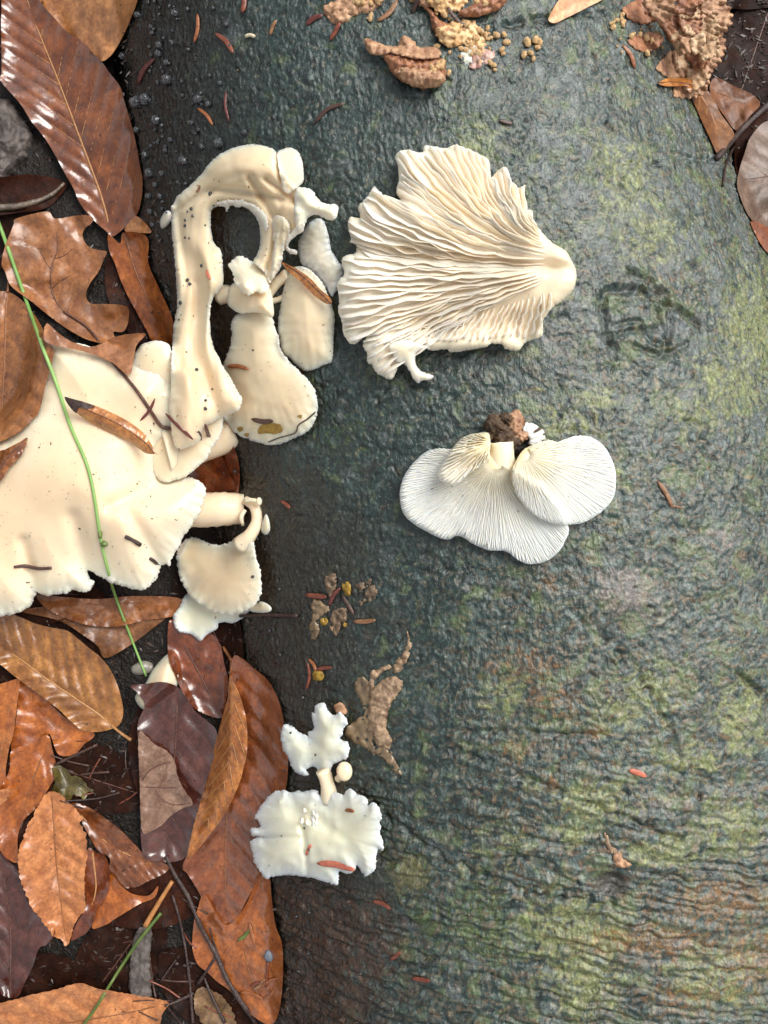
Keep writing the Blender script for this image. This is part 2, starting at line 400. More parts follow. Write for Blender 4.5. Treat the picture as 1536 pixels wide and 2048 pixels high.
blend((.095, .045, .026), .8*redb*sst(-.3, .4, mott+.2))
blend((.030, .040, .034), .35*mark)
blend((.02, .017, .014), .8*pit)
hole = np.exp(-((PX-1222)/40)**2-((PY-1768)/26)**2); blend((.075, .062, .055), .85*sst(.3, .6, hole))
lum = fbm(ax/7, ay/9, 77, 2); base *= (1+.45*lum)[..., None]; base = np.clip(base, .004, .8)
nr, nc = PX.shape
V = np.stack([LX, YY, LZ], -1).reshape(-1, 3)
I = np.arange(nr*nc).reshape(nr, nc)
a = I[:-1, :]; b = np.roll(I, -1, 1)[:-1, :]; c = np.roll(I, -1, 1)[1:, :]; d = I[1:, :]
F = np.stack([a, b, c, d], -1).reshape(-1, 4)
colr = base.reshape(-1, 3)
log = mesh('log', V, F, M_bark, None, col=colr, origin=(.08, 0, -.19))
setp(log, 'fallen log with wet green-grey wrinkled bark under the mushrooms', 'log')
for row, nm in ((0, 'cut_end'), (nr-1, 'cut_end')):
    ring = V[I[row]]; cv = np.vstack([ring, ring.mean(0)]); n = len(ring)
    mesh('cut_end', cv, [(i, (i+1) % n, n) if row else ((i+1) % n, i, n) for i in range(n)], M_wood, log, smooth=False)

# ---------------------------------------------------------------- height map in picture space (what lies under a thing)
CELL = 6; GX0, GY0 = -240, -240; NX, NY = (1776+240)//CELL, (2288+240)//CELL
gx = GX0+CELL*(np.arange(NX)+.5); gy = GY0+CELL*(np.arange(NY)+.5); GX, GY = np.meshgrid(gx, gy)
H = np.full((NY, NX), -9.0)
vx, vy = topx(V); ci = ((vx-GX0)/CELL).astype(int); ri = ((vy-GY0)/CELL).astype(int)
ok = (ci >= 0) & (ci < NX) & (ri >= 0) & (ri < NY) & (V[:, 2] > GROUND-.01)
np.maximum.at(H, (ri[ok], ci[ok]), V[ok, 2])
def ground_z(x, y): return GROUND+.004*fbm(x*18, y*18, 91, 4)+.0018*fbm(x*90, y*90, 92, 3)
gp = P(GX, GY, GROUND); H = np.maximum(H, ground_z(gp[..., 0], gp[..., 1]))
def bil(Z, X, Y):
    fx = np.clip((np.asarray(X, float)-GX0)/CELL-.5, 0, NX-1.001); fy = np.clip((np.asarray(Y, float)-GY0)/CELL-.5, 0, NY-1.001)
    i = fx.astype(int); j = fy.astype(int); u = fx-i; v = fy-j
    return (Z[j, i]*(1-u)+Z[j, i+1]*u)*(1-v)+(Z[j+1, i]*(1-u)+Z[j+1, i+1]*u)*v
def hz(X, Y): return bil(H, X, Y)
# ---------------------------------------------------------------- ground sheet
g1 = np.concatenate([-np.geomspace(20, .45, 16)[:-1], np.linspace(-.45, .45, 260), np.geomspace(.45, 20, 16)[1:]])
QX, QY = np.meshgrid(g1, g1); QZ = ground_z(QX, QY)
n = len(g1); I = np.arange(n*n).reshape(n, n)
gnd = mesh('ground', np.stack([QX, QY, QZ], -1).reshape(-1, 3), np.stack([I[:-1, :-1], I[:-1, 1:], I[1:, 1:], I[1:, :-1]], -1).reshape(-1, 4), M_soil, None, origin=(0, 0, GROUND))
setp(gnd, 'wet forest soil darkened for shaded gaps', None, None, 'structure')

# ---------------------------------------------------------------- sheets: leaves, caps, plates
def blur(Z):
    z = np.pad(Z, 1, mode='edge')
    return (z[:-2, 1:-1]+z[2:, 1:-1]+z[1:-1, :-2]+z[1:-1, 2:]+4*z[1:-1, 1:-1])/8
def box_of(poly, m=24):
    p = np.asarray(poly)
    c0 = max(0, int((p[:, 0].min()-m-GX0)/CELL)); c1 = min(NX, int((p[:, 0].max()+m-GX0)/CELL)+2)
    r0 = max(0, int((p[:, 1].min()-m-GY0)/CELL)); r1 = min(NY, int((p[:, 1].max()+m-GY0)/CELL)+2)
    return slice(r0, r1), slice(c0, c1)
def drape(poly, q=80, gap=.0007, extra=None, it=3, slope=2.4e-4, dil=0):
    R, C = box_of(poly); X = GX[R, C]; Y = GY[R, C]; U = H[R, C]; m = inside(X, Y, poly)
    if m.sum() < 4: m = edist(X, Y, poly)[0] < CELL*1.5
    A = np.stack([X[m]-X[m].mean(), Y[m]-Y[m].mean(), np.ones(m.sum())], 1)
    co = np.linalg.lstsq(A, U[m], rcond=None)[0]
    co[:2] = np.clip(co[:2], -slope, slope)
    pl = co[0]*(X-X[m].mean())+co[1]*(Y-Y[m].mean())+co[2]
    pl = pl+np.percentile((U-pl)[m], q)
    if extra is not None: pl = pl+extra(X, Y)
    md = m.copy()
    for _ in range(2):
        pd = np.pad(md, 1); md = pd[1:-1, 1:-1] | pd[:-2, 1:-1] | pd[2:, 1:-1] | pd[1:-1, :-2] | pd[1:-1, 2:]
    UU = np.minimum(U, np.max(U[m])+.001)
    for _ in range(dil):
        pu = np.pad(UU, 1, mode='edge'); UU = np.max([pu[i:i+UU.shape[0], j:j+UU.shape[1]] for i in range(3) for j in range(3)], 0)
    Z = np.where(md, np.maximum(pl, UU+gap), pl)
    for _ in range(it):
        Z = blur(Z); Z = np.where(md, np.maximum(Z, UU+gap*.8), Z)
    Z = np.maximum(blur(Z), np.where(md, UU+gap*.5, -9))
    full = np.full((NY, NX), Z[m].mean()); full[R, C] = Z
    return lambda x, y: bil(full, x, y)
def sheet(name, poly, zf, mat, parent, th=.0004, rim=.3, wr=40, step=7, jag=0, jsc=9, closed_spline=True, tint=None, stamp=True, seed=0, smooth_out=True, bottom=True):
    """poly: outline in photo pixels; zf(x, y, d, al): height of the upper face; d: pixels from the rim, al: arc length along it"""
    bst = max(2.4, step*.55)
    B = spline(poly, step=bst, closed=True) if smooth_out else np.asarray(poly, float)
    if jag:
        T = np.roll(B, -1, 0)-np.roll(B, 1, 0); T /= np.linalg.norm(T, axis=1)[:, None]+1e-9
        k = np.arange(len(B))*bst
        B = B+np.stack([T[:, 1], -T[:, 0]], 1)*(jag*(perlin(k/jsc, k*0+seed*3.7, seed+5)+.6*perlin(k/(jsc*3.1), k*0+seed, seed+8)))[:, None]
    lo = B.min(0); hi = B.max(0)
    ux, uy = np.meshgrid(np.arange(lo[0], hi[0], step), np.arange(lo[1], hi[1], step*.87))
    ux = ux+(np.arange(ux.shape[0]) % 2)[:, None]*step*.5
    ux = ux.ravel()+rng.uniform(-.12, .12, ux.size)*step; uy = uy.ravel()+rng.uniform(-.12, .12, uy.size)*step
    k = inside(ux, uy, B); ux, uy = ux[k], uy[k]
    if len(ux):
        k = edist(ux, uy, B)[0] > step*.55; ux, uy = ux[k], uy[k]
    pts = [Vector(p) for p in B]+[Vector(p) for p in zip(ux, uy)]
    nb = len(B)
    r = delaunay_2d_cdt(pts, [(i, (i+1) % nb) for i in range(nb)], [], 0, 1e-4)
    p2 = np.array([tuple(v) for v in r[0]]); tris = np.array([tuple(f) for f in r[2]])
    cen = p2[tris].mean(1); tris = tris[inside(cen[:, 0], cen[:, 1], B)]
    d, al, _ = edist(p2[:, 0], p2[:, 1], B)
    z = zf(p2[:, 0], p2[:, 1], d, al)
    top = P(p2[:, 0], p2[:, 1], z)
    t = th*(rim+(1-rim)*(1-np.exp(-d/wr)))
    bot = top.copy(); bot[:, 2] -= t
    # orient faces upwards
    e1 = p2[tris[:, 1]]-p2[tris[:, 0]]; e2 = p2[tris[:, 2]]-p2[tris[:, 0]]
    cw = e1[:, 0]*e2[:, 1]-e1[:, 1]*e2[:, 0]          # picture y points down
    tris = np.where((cw > 0)[:, None], tris[:, ::-1], tris)
    E = {}
    for f in tris:
        for i in range(3):
            E[(f[i], f[(i+1) % 3])] = 1
    n = len(p2); side = []; sh_ = 2*n if th < .001 else 0      # a thin blade keeps a crisp edge
    for (u, v) in E:
        if (v, u) not in E: side += [(v+sh_, u+sh_, u+n+sh_), (v+sh_, u+n+sh_, v+n+sh_)]
    Fa = np.vstack([tris, tris[:, ::-1]+n, np.array(side, int)])
    Va = np.vstack([top, bot]*2)
    used = np.unique(Fa); rem = np.zeros(4*n, int); rem[used] = np.arange(len(used))
    if tint is None: tv = 1-np.exp(-d/wr)
    else: tv = tint(p2[:, 0], p2[:, 1], d, al)
    cc = np.tile(np.clip(tv, 0, 1), 4)[:, None].repeat(3, 1)
    o = mesh(name, Va[used], rem[Fa], mat, parent, col=cc[used])
    if stamp:
        R, C = box_of(B, 8); X = GX[R, C]; Y = GY[R, C]; m = inside(X, Y, B)
        if m.any():
            dd, aa, _ = edist(X[m], Y[m], B); Hs = H[R, C]; Hs[m] = np.maximum(Hs[m], zf(X[m], Y[m], dd, aa)); H[R, C] = Hs
    return o, B
def at(px, py, dz=0.0): return P(px, py, float(hz(px, py))+dz)

LEAFM = {}
def lm(c1, c2, wet, dark=.5):
    k = (c1, c2, wet, dark)
    if k not in LEAFM: LEAFM[k] = leaf_mat('dead_leaf_%d' % len(LEAFM), c1, c2, wet, dark)
    return LEAFM[k]
def leaf(label, poly, mid, mat, vmat=None, ang=38, sp=30, corr=.0007, curl=(0, 0), q=75, stalk=None, veins=True, jag=0, jsc=9, step=7, wav=.003, seed=1, name='dead_leaf', tw=0., th=.00035, group=None, lift=0., midw=2.6, cat='leaf', blade='blade', gap=.0009, dil=0):
    ms = spline(mid, step=8); L = np.sum(np.hypot(*np.diff(ms, axis=0).T))
    cot = 1/math.tan(math.radians(ang))
    def local(x, y):
        d, s, sg = edist(x, y, ms, False); return d, s, sg
    def ex(x, y):
        d, s, sg = local(x, y)
        return np.where(sg > 0, curl[0], curl[1])*(np.clip(d, 0, 160)/80)**2 + tw*(s/L-.5)*sg*d/80 + wav*fbm(x/110, y/110, seed*7, 2)+lift
    base = drape(poly, q, gap, ex, slope=1.0e-4, dil=dil)
    def zf(x, y, d=None, al=None):
        z = base(x, y)
        if corr:
            dd, s, sg = local(x, y); ph = (s-dd*cot)/sp+.13*seed+np.where(sg > 0, .0, .35)
            z = z+corr*(np.abs(np.sin(np.pi*ph))-.4)*np.clip(dd/14, 0, 1)
            z = z-.0004*np.exp(-(dd/6)**2)
        if d is not None: z = z+.0024*np.maximum(perlin(al/46, al*0+seed, 400+seed)+.3, 0)*np.exp(-d/16)
        return z
    c = np.mean(poly, 0)
    root = thing(name, label, cat, P(c[0], c[1], float(zf(np.array([c[0]]), np.array([c[1]]))[0])), group)
    ob, B = sheet(blade, poly, zf, mat, root, th=th, rim=.7, step=step, jag=jag, jsc=jsc, seed=seed)
    if veins:
        k = inside(ms[:, 0], ms[:, 1], B); mm = ms[k]
        if len(mm) > 3:
            z = zf(mm[:, 0], mm[:, 1])+.0001
            rad = np.linspace(midw, midw*.4, len(mm))*S
            mr = mesh('midrib', *tube(P(mm[:, 0], mm[:, 1], z), rad, 6, .6), vmat or M_vein, root)
            cum = np.concatenate([[0], np.cumsum(np.hypot(*np.diff(ms, axis=0).T))]); T = np.gradient(ms, axis=0); T /= np.linalg.norm(T, axis=1)[:, None]
            def m_at(s):
                p = np.stack([np.interp(s, cum, ms[:, i]) for i in (0, 1)], -1); t = np.stack([np.interp(s, cum, T[:, i]) for i in (0, 1)], -1)
                return p+t*np.where(s > cum[-1], s-cum[-1], 0)[:, None], t
            if corr:
                for sgn in (1, -1):
                    off = (.13*seed+(0 if sgn > 0 else .35)) % 1
                    for kk in range(-3, int(L/sp)+3):
                        s0 = (kk-off)*sp
                        dd = np.linspace(2, 260, 87); s = s0+dd*cot
                        g = s > 0
                        if g.sum() < 3: continue
                        p, t = m_at(s[g]); nrm = np.stack([-t[:, 1], t[:, 0]], -1)*sgn
                        q2 = p+nrm*dd[g][:, None]; ins = inside(q2[:, 0], q2[:, 1], B)
                        if s0 < 0 and not ins[0]:
                            continue
                        e = np.argmin(ins) if not ins.all() else len(ins)
                        if e < 5: continue
                        q2 = q2[:e]; q2 = q2[np.linspace(0, len(q2)-1, 9).astype(int)]
                        zz = zf(q2[:, 0], q2[:, 1])+.00004
                        mesh('side_vein', *tube(P(q2[:, 0], q2[:, 1], zz), np.linspace(1.25, .55, 9)*S, 4, .7), vmat or M_vein, mr)
    if stalk is not None:
        ss = spline(stalk, step=6); zz = np.maximum(hz(ss[:, 0], ss[:, 1])+2.2*S, zf(ss[:, 0], ss[:, 1])*0-9)
        for _ in range(3): zz[1:-1] = np.maximum(zz[1:-1], (zz[:-2]+zz[2:])/2)
        zz[0] = min(zz[0], float(zf(ss[:1, 0], ss[:1, 1])[0])+.0012)
        mesh('stalk', *tube(P(ss[:, 0], ss[:, 1], zz), np.linspace(3.0, 4.2, len(ss))*S, 7), vmat or M_vein, root)
    return root, zf
def stick(name, label, cat, pts, r, mat, group=None, sides=7, taper=(.8, 1.), straight=False, sink=.25, knots=0, step=8):
    ss = spline(pts, step=step); z = hz(ss[:, 0], ss[:, 1])
    if straight:
        t = np.linspace(-1, 1, len(ss)); A = np.stack([t, np.ones_like(t)], 1); co = np.linalg.lstsq(A, z, rcond=None)[0]
        zl = A@co; z = zl+np.percentile(z-zl, 85)
    else:
        for _ in range(6): z[1:-1] = np.maximum(z[1:-1], (z[:-2]+z[2:])/2)
        for _ in range(2): z[1:-1] = (z[:-2]+2*z[1:-1]+z[2:])/4
    rad = np.linspace(taper[0], taper[1], len(ss))*r*S
    if knots: rad = rad*(1+.25*perlin(np.arange(len(ss))/2.3, np.zeros(len(ss))+r, knots))
    pth = P(ss[:, 0], ss[:, 1], z+rad*(1-sink))
    o = mesh(name, *tube(pth, rad, sides), mat)
    return setp(o, label, cat, group), pth
NMAT = [M_needle, plain_mat('needle_rust', (.20, .06, .02), (.36, .13, .05), .3, 350), plain_mat('needle_maroon', (.07, .018, .016), (.18, .05, .04), .25, 350), plain_mat('needle_straw', (.16, .07, .03), (.34, .18, .09), .35, 350)]
def needle(label, x0, y0, x1, y1, r=3.6, mat=None, bend=0.0, group='conifer needles strewn over log and caps'):
    if bend == 0: bend = .10*math.sin(x0*1.7+y0*.9)
    r = r*(.85+.25*abs(math.sin(x0+y0*2.3)))
    mx, my = (x0+x1)/2-(y1-y0)*bend, (y0+y1)/2+(x1-x0)*bend
    ss = spline([(x0, y0), (mx, my), (x1, y1)], n=9); z = hz(ss[:, 0], ss[:, 1])
    t = np.linspace(-1, 1, 9); A = np.stack([t, np.ones_like(t)], 1); co = np.linalg.lstsq(A, z, rcond=None)[0]
    zl = A@co; z = zl+np.percentile(z-zl, 70)
    rad = r*S*np.array([.25, .8, .95, 1, 1, 1, .95, .8, .3])
    V_, F_ = tube(P(ss[:, 0], ss[:, 1], z+rad.max()*.45), rad, 8, .6)
    V_ = np.array(V_).reshape(9, 8, 3)
    V_[1:-1, 2, 2] -= r*S*.45        # groove along the upper face
    if mat is None: mat = NMAT[int(x0*7+y0*3) % 4]
    o = mesh('conifer_needle', V_.reshape(-1, 3), F_, mat or M_needle)
    return setp(o, label, 'needle', group)

# ================================================================ the litter
def Q(s, sx=1.0, ox=0, oy=0):
    v = [float(a) for a in s.replace(',', ' ').split()]
    return [(v[i]/sx+ox, v[i+1]/sx+oy) for i in range(0, len(v), 2)]
def beech(cx, cy, ln, wd, ang):
    """leaf outline with tip, plus its midrib from base to tip"""
    t = np.linspace(0, 1, 13); wv = wd*np.sin(np.pi*t**.85)**.8
    c, s = math.cos(ang), math.sin(ang); u = (t-.5)*ln
    l = [(cx+c*a-s*b, cy+s*a+c*b) for a, b in zip(u, wv)]; r = [(cx+c*a+s*b, cy+s*a-c*b) for a, b in zip(u[1:-1], wv[1:-1])]
    return l+r[::-1], [(cx-c*ln/2, cy-s*ln/2), (cx, cy), (cx+c*ln/2, cy+s*ln/2)]
BR1 = lm((.10, .028, .007), (.24, .08, .018), 1.0)          # glossy brown
TAN = lm((.26, .115, .04), (.50, .27, .12), .45)
OAK = lm((.24, .105, .045), (.36, .18, .08), .45)
ORG = lm((.24, .07, .012), (.44, .155, .03), .6)
ORG2 = lm((.30, .095, .02), (.50, .20, .055), .55)
LORG = lm((.38, .155, .06), (.58, .29, .13), .35)
OCH = lm((.20, .085, .022), (.42, .22, .07), .5)
RED = lm((.10, .026, .009), (.24, .075, .03), .85)
REDB = lm((.17, .055, .022), (.30, .11, .045), .8)
PUR = lm((.045, .014, .012), (.11, .04, .035), .9)
GRY = lm((.17, .11, .09), (.32, .24, .21), .4)
DRK = lm((.008, .0035, .003), (.030, .011, .006), -.3)  # buried leaves: shade of the gaps put into the colour
DRK2 = lm((.015, .005, .004), (.05, .017, .009), -.3)  # curled leaf's dark brown; on buried leaves it paints gap shade
DGRY = lm((.05, .038, .032), (.13, .10, .085), .35)
# leaves buried under the others, seen in the gaps; coloured near-black to stand in for shade
FILL = [(60, 60, 330, 80, .9), (40, 480, 280, 70, .4), (265, 600, 220, 45, 1.2), (90, 1330, 300, 75, 2.6), (190, 1560, 280, 70, .3), (60, 1640, 320, 80, 1.3),
        (230, 1930, 300, 80, 2.2), (420, 1990, 260, 70, .7), (330, 1500, 300, 75, 1.7), (110, 1980, 260, 70, .2), (420, 1250, 260, 60, 1.1), (300, 1790, 280, 70, 2.9), (-60, 820, 320, 85, 1.4), (-80, 1480, 320, 85, 1.7), (-80, 1980, 320, 85, .9),
        (420, 930, 170, 60, .9), (1500, 130, 300, 80, 1.9), (1560, 350, 300, 80, 1.2), (1480, -60, 300, 80, .3), (1640, 200, 300, 80, 1.6), (60, 1180, 300, 75, .1)]
ft = ['the pale tan leaf', 'the oak leaf', 'the narrow orange leaf by the log', 'the ochre beech leaf', 'the yellow-green scrap', 'the bright orange leaf and the serrated leaf', 'the olive grass stem', 'the orange leaf strewn with needles', 'the purple leaf', 'the peach-orange leaf', 'the small fan mushroom', 'the orange stick',
      'the leaf with the dark midrib', 'the orange leaf standing at the frame edge', 'the purple-brown wet leaf', 'the thick pale mushroom stem', 'the frilly bracket', 'the grey curled leaf', 'the frilly bracket, higher up the log', 'the dark crusty twig', 'the brown leaf with lengthwise veins']
for i, (x, y, l_, w_, a_) in enumerate(FILL):
    po, mi = beech(x, y, l_, w_, a_)
    leaf(('sodden leaf coloured shade-dark, buried under ' if (x, y) != (420, 930) else 'dark red wet leaf behind ')+ft[i], po, mi, (DRK2 if i % 3 == 2 else DRK) if (x, y) != (420, 930) else RED, M_veind, 40, 34, .0006, (.001*(i % 3), .001*((i+1) % 3)), q=70, seed=i+20, step=10, group='sodden leaves buried in the litter', veins=(i % 2 == 0))
# crumbs of leaf mould on the soil
Vc, Fc = [], []
for k in range(4200):
    x = rng.uniform(-30, 620) if k < 3600 else rng.uniform(1380, 1560); y = rng.uniform(-30, 2080) if k < 3600 else rng.uniform(-20, 520)
    if hz(x, y) > -.062: continue
    p = at(x, y, .0004); L = rng.uniform(.0004, .0026); wd = rng.uniform(.0002, .0007); a = rng.uniform(0, 6.3); ti = rng.uniform(-.5, .5)
    u = np.array([math.cos(a), math.sin(a), ti*.6])*L; v = np.array([-math.sin(a), math.cos(a), rng.uniform(-.5, .5)])*wd; n0 = len(Vc); hgt = np.array([0, 0, .0004])
    Vc += [p-u-v*.4, p+u*.2-v, p+u, p-u*.2+v, p-u-v*.4-hgt, p+u*.2-v-hgt, p+u-hgt, p-u*.2+v-hgt]
    Fc += [(n0, n0+1, n0+2, n0+3), (n0+7, n0+6, n0+5, n0+4)]+[(n0+i, n0+4+i, n0+4+(i+1) % 4, n0+(i+1) % 4) for i in range(4)]
M_crumb = plain_mat('leaf_mould', (.005, .003, .0025), (.05, .022, .011), .4, 160, .0006)
setp(mesh('leaf_mould', Vc, Fc, M_crumb, smooth=False), 'black wet crumbs of leaf mould between the dead leaves', 'leaf mould', None, 'stuff')

leaf('pale tan leaf with dark spots tucked behind the big glossy brown leaf', Q('275 0 292 -60 270 -160 200 -215 120 -200 60 -110 50 -20 90 60 150 108 200 122 217 115 230 100 247 70 263 33'),
     [(245, -190), (150, -80), (60, 30)], TAN, M_veinr, 62, 42, .0008, (.001, .0015), seed=2, q=60)
# rotten wood and curled dry leaf at the frame's left
wv = Q('-90 185 0 198 20 200 43 233 60 260 63 283 50 310 30 333 20 363 7 387 0 400 -90 410')
dz = drape(wv, 70, .001)
o, _ = sheet('wood_chunk', wv, lambda x, y, d, al: dz(x, y)+.010*(1-np.exp(-d/22))+.004*fbm(x/22, y/34, 5, 4)+.0016*np.abs(perlin(x/7, y/16, 9)), M_wood, None, th=.014, rim=.25, wr=14, step=4, jag=3)
setp(o, 'grey chunk of rotten wood left of the glossy brown leaf', 'wood')
leaf('curled dark leaf with a pale rolled edge beside the rotten wood', Q('-60 372 20 352 75 350 130 362 133 374 113 400 90 417 43 425 -60 430'), [(-60, 400), (40, 402), (130, 370)], DRK2, M_veind, corr=0, curl=(.004, .006), seed=3, veins=False)
stick('bark_strip', 'pale grey curved bark strip below the rotten wood chunk', 'bark', [(-40, 414), (20, 414), (70, 404), (105, 388), (129, 366)], 10, plain_mat('mottled_bark', (.03, .024, .022), (.24, .18, .13), .4, 200, .001), taper=(1.1, .35), knots=4, sink=.5)
leaf('big glossy wet brown beech leaf with sharp parallel veins, tip up', Q('3 15 2 50 3 143 0 160 40 207 63 243 90 277 110 310 130 347 147 377 160 407 187 440 213 463 225 473 247 457 273 430 283 397 285 360 280 333 270 277 260 240 248 200 240 173 220 147 203 123 180 100 157 77 133 63 110 37 83 7 60 -30 30 -40 5 -20'),
     [(222, 468), (205, 400), (180, 330), (150, 250), (118, 165), (100, 120), (72, 50), (55, 0), (45, -35)], BR1, M_vein, 34, 44, .0007, (.0035, .0035), seed=4, q=85, step=5, lift=.003, midw=3)
leaf('small pale brown leaf tip poking out below the glossy brown leaf', Q('250 462 262 440 272 432 290 445 303 464 285 466'), [(255, 455), (303, 464)], TAN, corr=0, veins=False, seed=5, step=5)
leaf('narrow orange-brown leaf wedged upright against the log', Q('217 468 240 487 247 465 283 467 297 483 297 527 320 580 337 617 347 647 345 690 320 683 303 680 293 660 267 613 253 587 240 557 230 527 218 500'),
     [(250, 470), (270, 540), (300, 610), (325, 685)], ORG, M_veinr, 30, 30, .0008, (.002, .004), seed=6, q=70, step=6)
leaf('dark red leaf glimpsed between the big cap and the log', Q('378 955 400 925 425 895 440 905 455 940 470 975 440 985 405 985'), [(380, 975), (460, 920)], RED, corr=0, veins=False, seed=8, step=6)
# lower left litter
leaf('dull brown leaf lying under the two-toned horizontal leaf', Q('40 1222 98 1212 180 1200 300 1215 340 1225 305 1257 258 1292 211 1316 195 1292 164 1269 117 1241'), [(335, 1228), (250, 1255), (150, 1245), (45, 1222)], lm((.16, .075, .035), (.27, .14, .07), .4), M_veinr, 22, 24, .0006, (.001, .002), seed=9, step=6)
leaf('brown leaf with lengthwise veins below the big cap', Q('74 1190 129 1194 195 1198 273 1192 363 1198 352 1230 289 1241 234 1253 180 1251 133 1237 94 1218'), [(360, 1205), (290, 1205), (200, 1210), (80, 1192)], lm((.20, .08, .03), (.34, .155, .06), .4), M_veinr, 18, 22, .0009, (.003, .001), seed=10, step=6)
leaf('orange-brown leaf partly torn under the ochre beech leaf', Q('39 1360 78 1384 129 1434 188 1466 168 1489 148 1509 117 1509 102 1473 94 1470 59 1497 23 1501 31 1450 37 1395'), [(185, 1470), (110, 1450), (40, 1370)], ORG, M_veinr, 40, 34, .0006, (.001, .002), seed=11, step=6)
leaf('orange leaf standing at the frame edge below the ochre leaf', Q('-60 1385 0 1368 35 1358 39 1368 33 1419 27 1466 18 1497 12 1532 4 1579 -60 1590'), [(35, 1360), (10, 1450), (-10, 1580)], ORG2, M_veinr, 30, 28, .0009, (.002, .004), seed=12, step=6, lift=.003)
leaf('bright orange leaf with folded tip above the serrated leaf', Q('94 1470 104 1497 113 1544 98 1575 74 1614 47 1641 35 1677 37 1720 23 1723 0 1700 -30 1630 16 1548 23 1501 59 1489'), [(98, 1475), (60, 1580), (20, 1715)], ORG, M_veinr, 30, 34, .0010, (.003, .002), seed=13, step=6)
leaf('pinkish leaf tip at the frame edge above the serrated leaf', Q('-40 1592 0 1580 20 1577 22 1583 8 1605 -40 1630'), [(-40, 1610), (22, 1580)], LORG, corr=0, veins=False, seed=14, step=5, lift=.002)
leaf('ochre-brown beech leaf with spots, stalk pointing to the black soil', Q('0 1231 23 1229 47 1237 70 1247 102 1255 133 1261 156 1278 180 1298 199 1313 219 1337 234 1368 244 1403 246 1430 238 1450 223 1458 195 1464 164 1460 141 1442 117 1419 86 1395 55 1372 23 1348 0 1329 -70 1285 -70 1224'),
     [(225, 1452), (195, 1427), (148, 1395), (90, 1356), (39, 1317), (0, 1294), (-65, 1255)], OCH, M_vein, 44, 34, .0014, (.003, .003), seed=15, q=85, step=5, stalk=[(222, 1450), (240, 1465), (262, 1480)], lift=.003, midw=3)
leaf('yellow-green rotting leaf scrap among the black twigs', Q('105 1540 112 1533 128 1536 140 1548 162 1556 172 1570 187 1580 176 1586 170 1598 148 1592 130 1603 118 1590 105 1584 110 1560'), [(105, 1545), (180, 1585)], lm((.04, .04, .010), (.13, .12, .03), .2), M_veind, corr=0, veins=True, seed=16, step=4, jag=4, jsc=10, wav=.004)
leaf('dark brown leaf with raised veins beside the serrated leaf', Q('141 1606 176 1614 211 1637 242 1661 269 1688 289 1708 336 1731 328 1747 297 1762 273 1774 242 1774 219 1747 219 1716 195 1700 172 1661 156 1630'), [(145, 1610), (220, 1690), (330, 1738)], lm((.12, .04, .013), (.24, .09, .03), .7), M_vein, 30, 26, .0010, (.001, .003), seed=17, step=5)
leaf('deep orange leaf scrap under the wet brown fragment', Q('219 1748 242 1772 266 1788 297 1791 316 1772 309 1795 281 1807 254 1823 230 1838 211 1850 184 1856 195 1819 207 1803'), [(186, 1852), (250, 1800), (314, 1775)], ORG, corr=0, veins=False, seed=18, step=5)
leaf('purple-brown wet leaf at the frame edge beside the serrated leaf', Q('0 1705 16 1721 35 1741 43 1768 59 1807 78 1834 98 1850 111 1866 94 1889 78 1897 66 1932 51 1963 35 1994 12 1994 0 1987 -60 1950 -60 1700'), [(20, 1990), (20, 1850), (0, 1710)], PUR, M_veind, 40, 40, .0008, (.004, .004), seed=19, step=6)
leaf('wet glossy brown leaf fragment under the right edge of the serrated leaf', Q('176 1698 191 1705 207 1709 217 1729 219 1776 207 1803 195 1819 188 1842 172 1866 145 1881 141 1873 156 1842 172 1811 168 1756'), [(185, 1705), (190, 1790), (150, 1875)], RED, M_vein, corr=0, seed=20, step=5, curl=(.003, .005))
SER = Q('104 1583 121 1590 137 1606 152 1618 164 1637 161 1650 172 1672 175 1708 169 1747 170 1811 164 1827 150 1850 141 1873 133 1893 121 1881 105 1869 78 1834 59 1807 49 1780 39 1752 35 1721 43 1686 55 1651 74 1616 88 1590')
leaf('light orange leaf with saw-toothed edge and tip pointing down', SER, [(103, 1585), (108, 1650), (112, 1720), (120, 1790), (133, 1890)], LORG, M_veinr, 50, 38, .0008, (.0025, .0025), seed=21, q=85, step=4.5, jag=3.2, jsc=8, lift=.004)
PURP = Q('262 1372 289 1368 324 1364 352 1372 371 1391 391 1423 414 1442 434 1466 426 1524 414 1559 402 1610 391 1661 379 1704 352 1723 297 1720 285 1704 281 1653 279 1552 275 1473 277 1442 289 1411 277 1388')
# pale mushroom buds under the purple leaf come first
def stampless(): pass
bud = thing('mushroom', 'pale cream mushroom cap poking out above the purple leaf', 'mushroom', at(320, 1345), None)
pb = Q('270 1395 292 1365 305 1340 330 1312 345 1308 356 1335 352 1375 320 1400 290 1420'); dz0 = drape(pb, 60, .001)
sheet('cap', pb, lambda x, y, d, al: dz0(x, y)+.003+.009*(1-np.exp(-d/16)), M_cream, bud, th=.006, rim=.3, wr=12, step=5)
pb2 = Q('262 1335 285 1322 305 1328 300 1345 270 1350'); dz1 = drape(pb2, 60, .0005)
sheet('small_cap', pb2, lambda x, y, d, al: dz1(x, y)+.0015*(1-np.exp(-d/8)), plain_mat('wet_grey_skin', (.10, .09, .075), (.30, .28, .23), .2, 90), bud, th=.003, rim=.3, step=5)
pr, pzf = leaf('dark purple wet leaf with a grey corner folded over', PURP, [(355, 1375), (350, 1500), (330, 1715)], PUR, M_veind, 45, 44, .0006, (.004, .004), seed=22, q=80, step=5, lift=.002)
fold = Q('277 1466 293 1473 309 1489 332 1501 348 1520 354 1548 363 1571 385 1606 363 1618 344 1630 324 1649 297 1665 283 1657 279 1552')
dzf = drape(fold, 60, .0006)
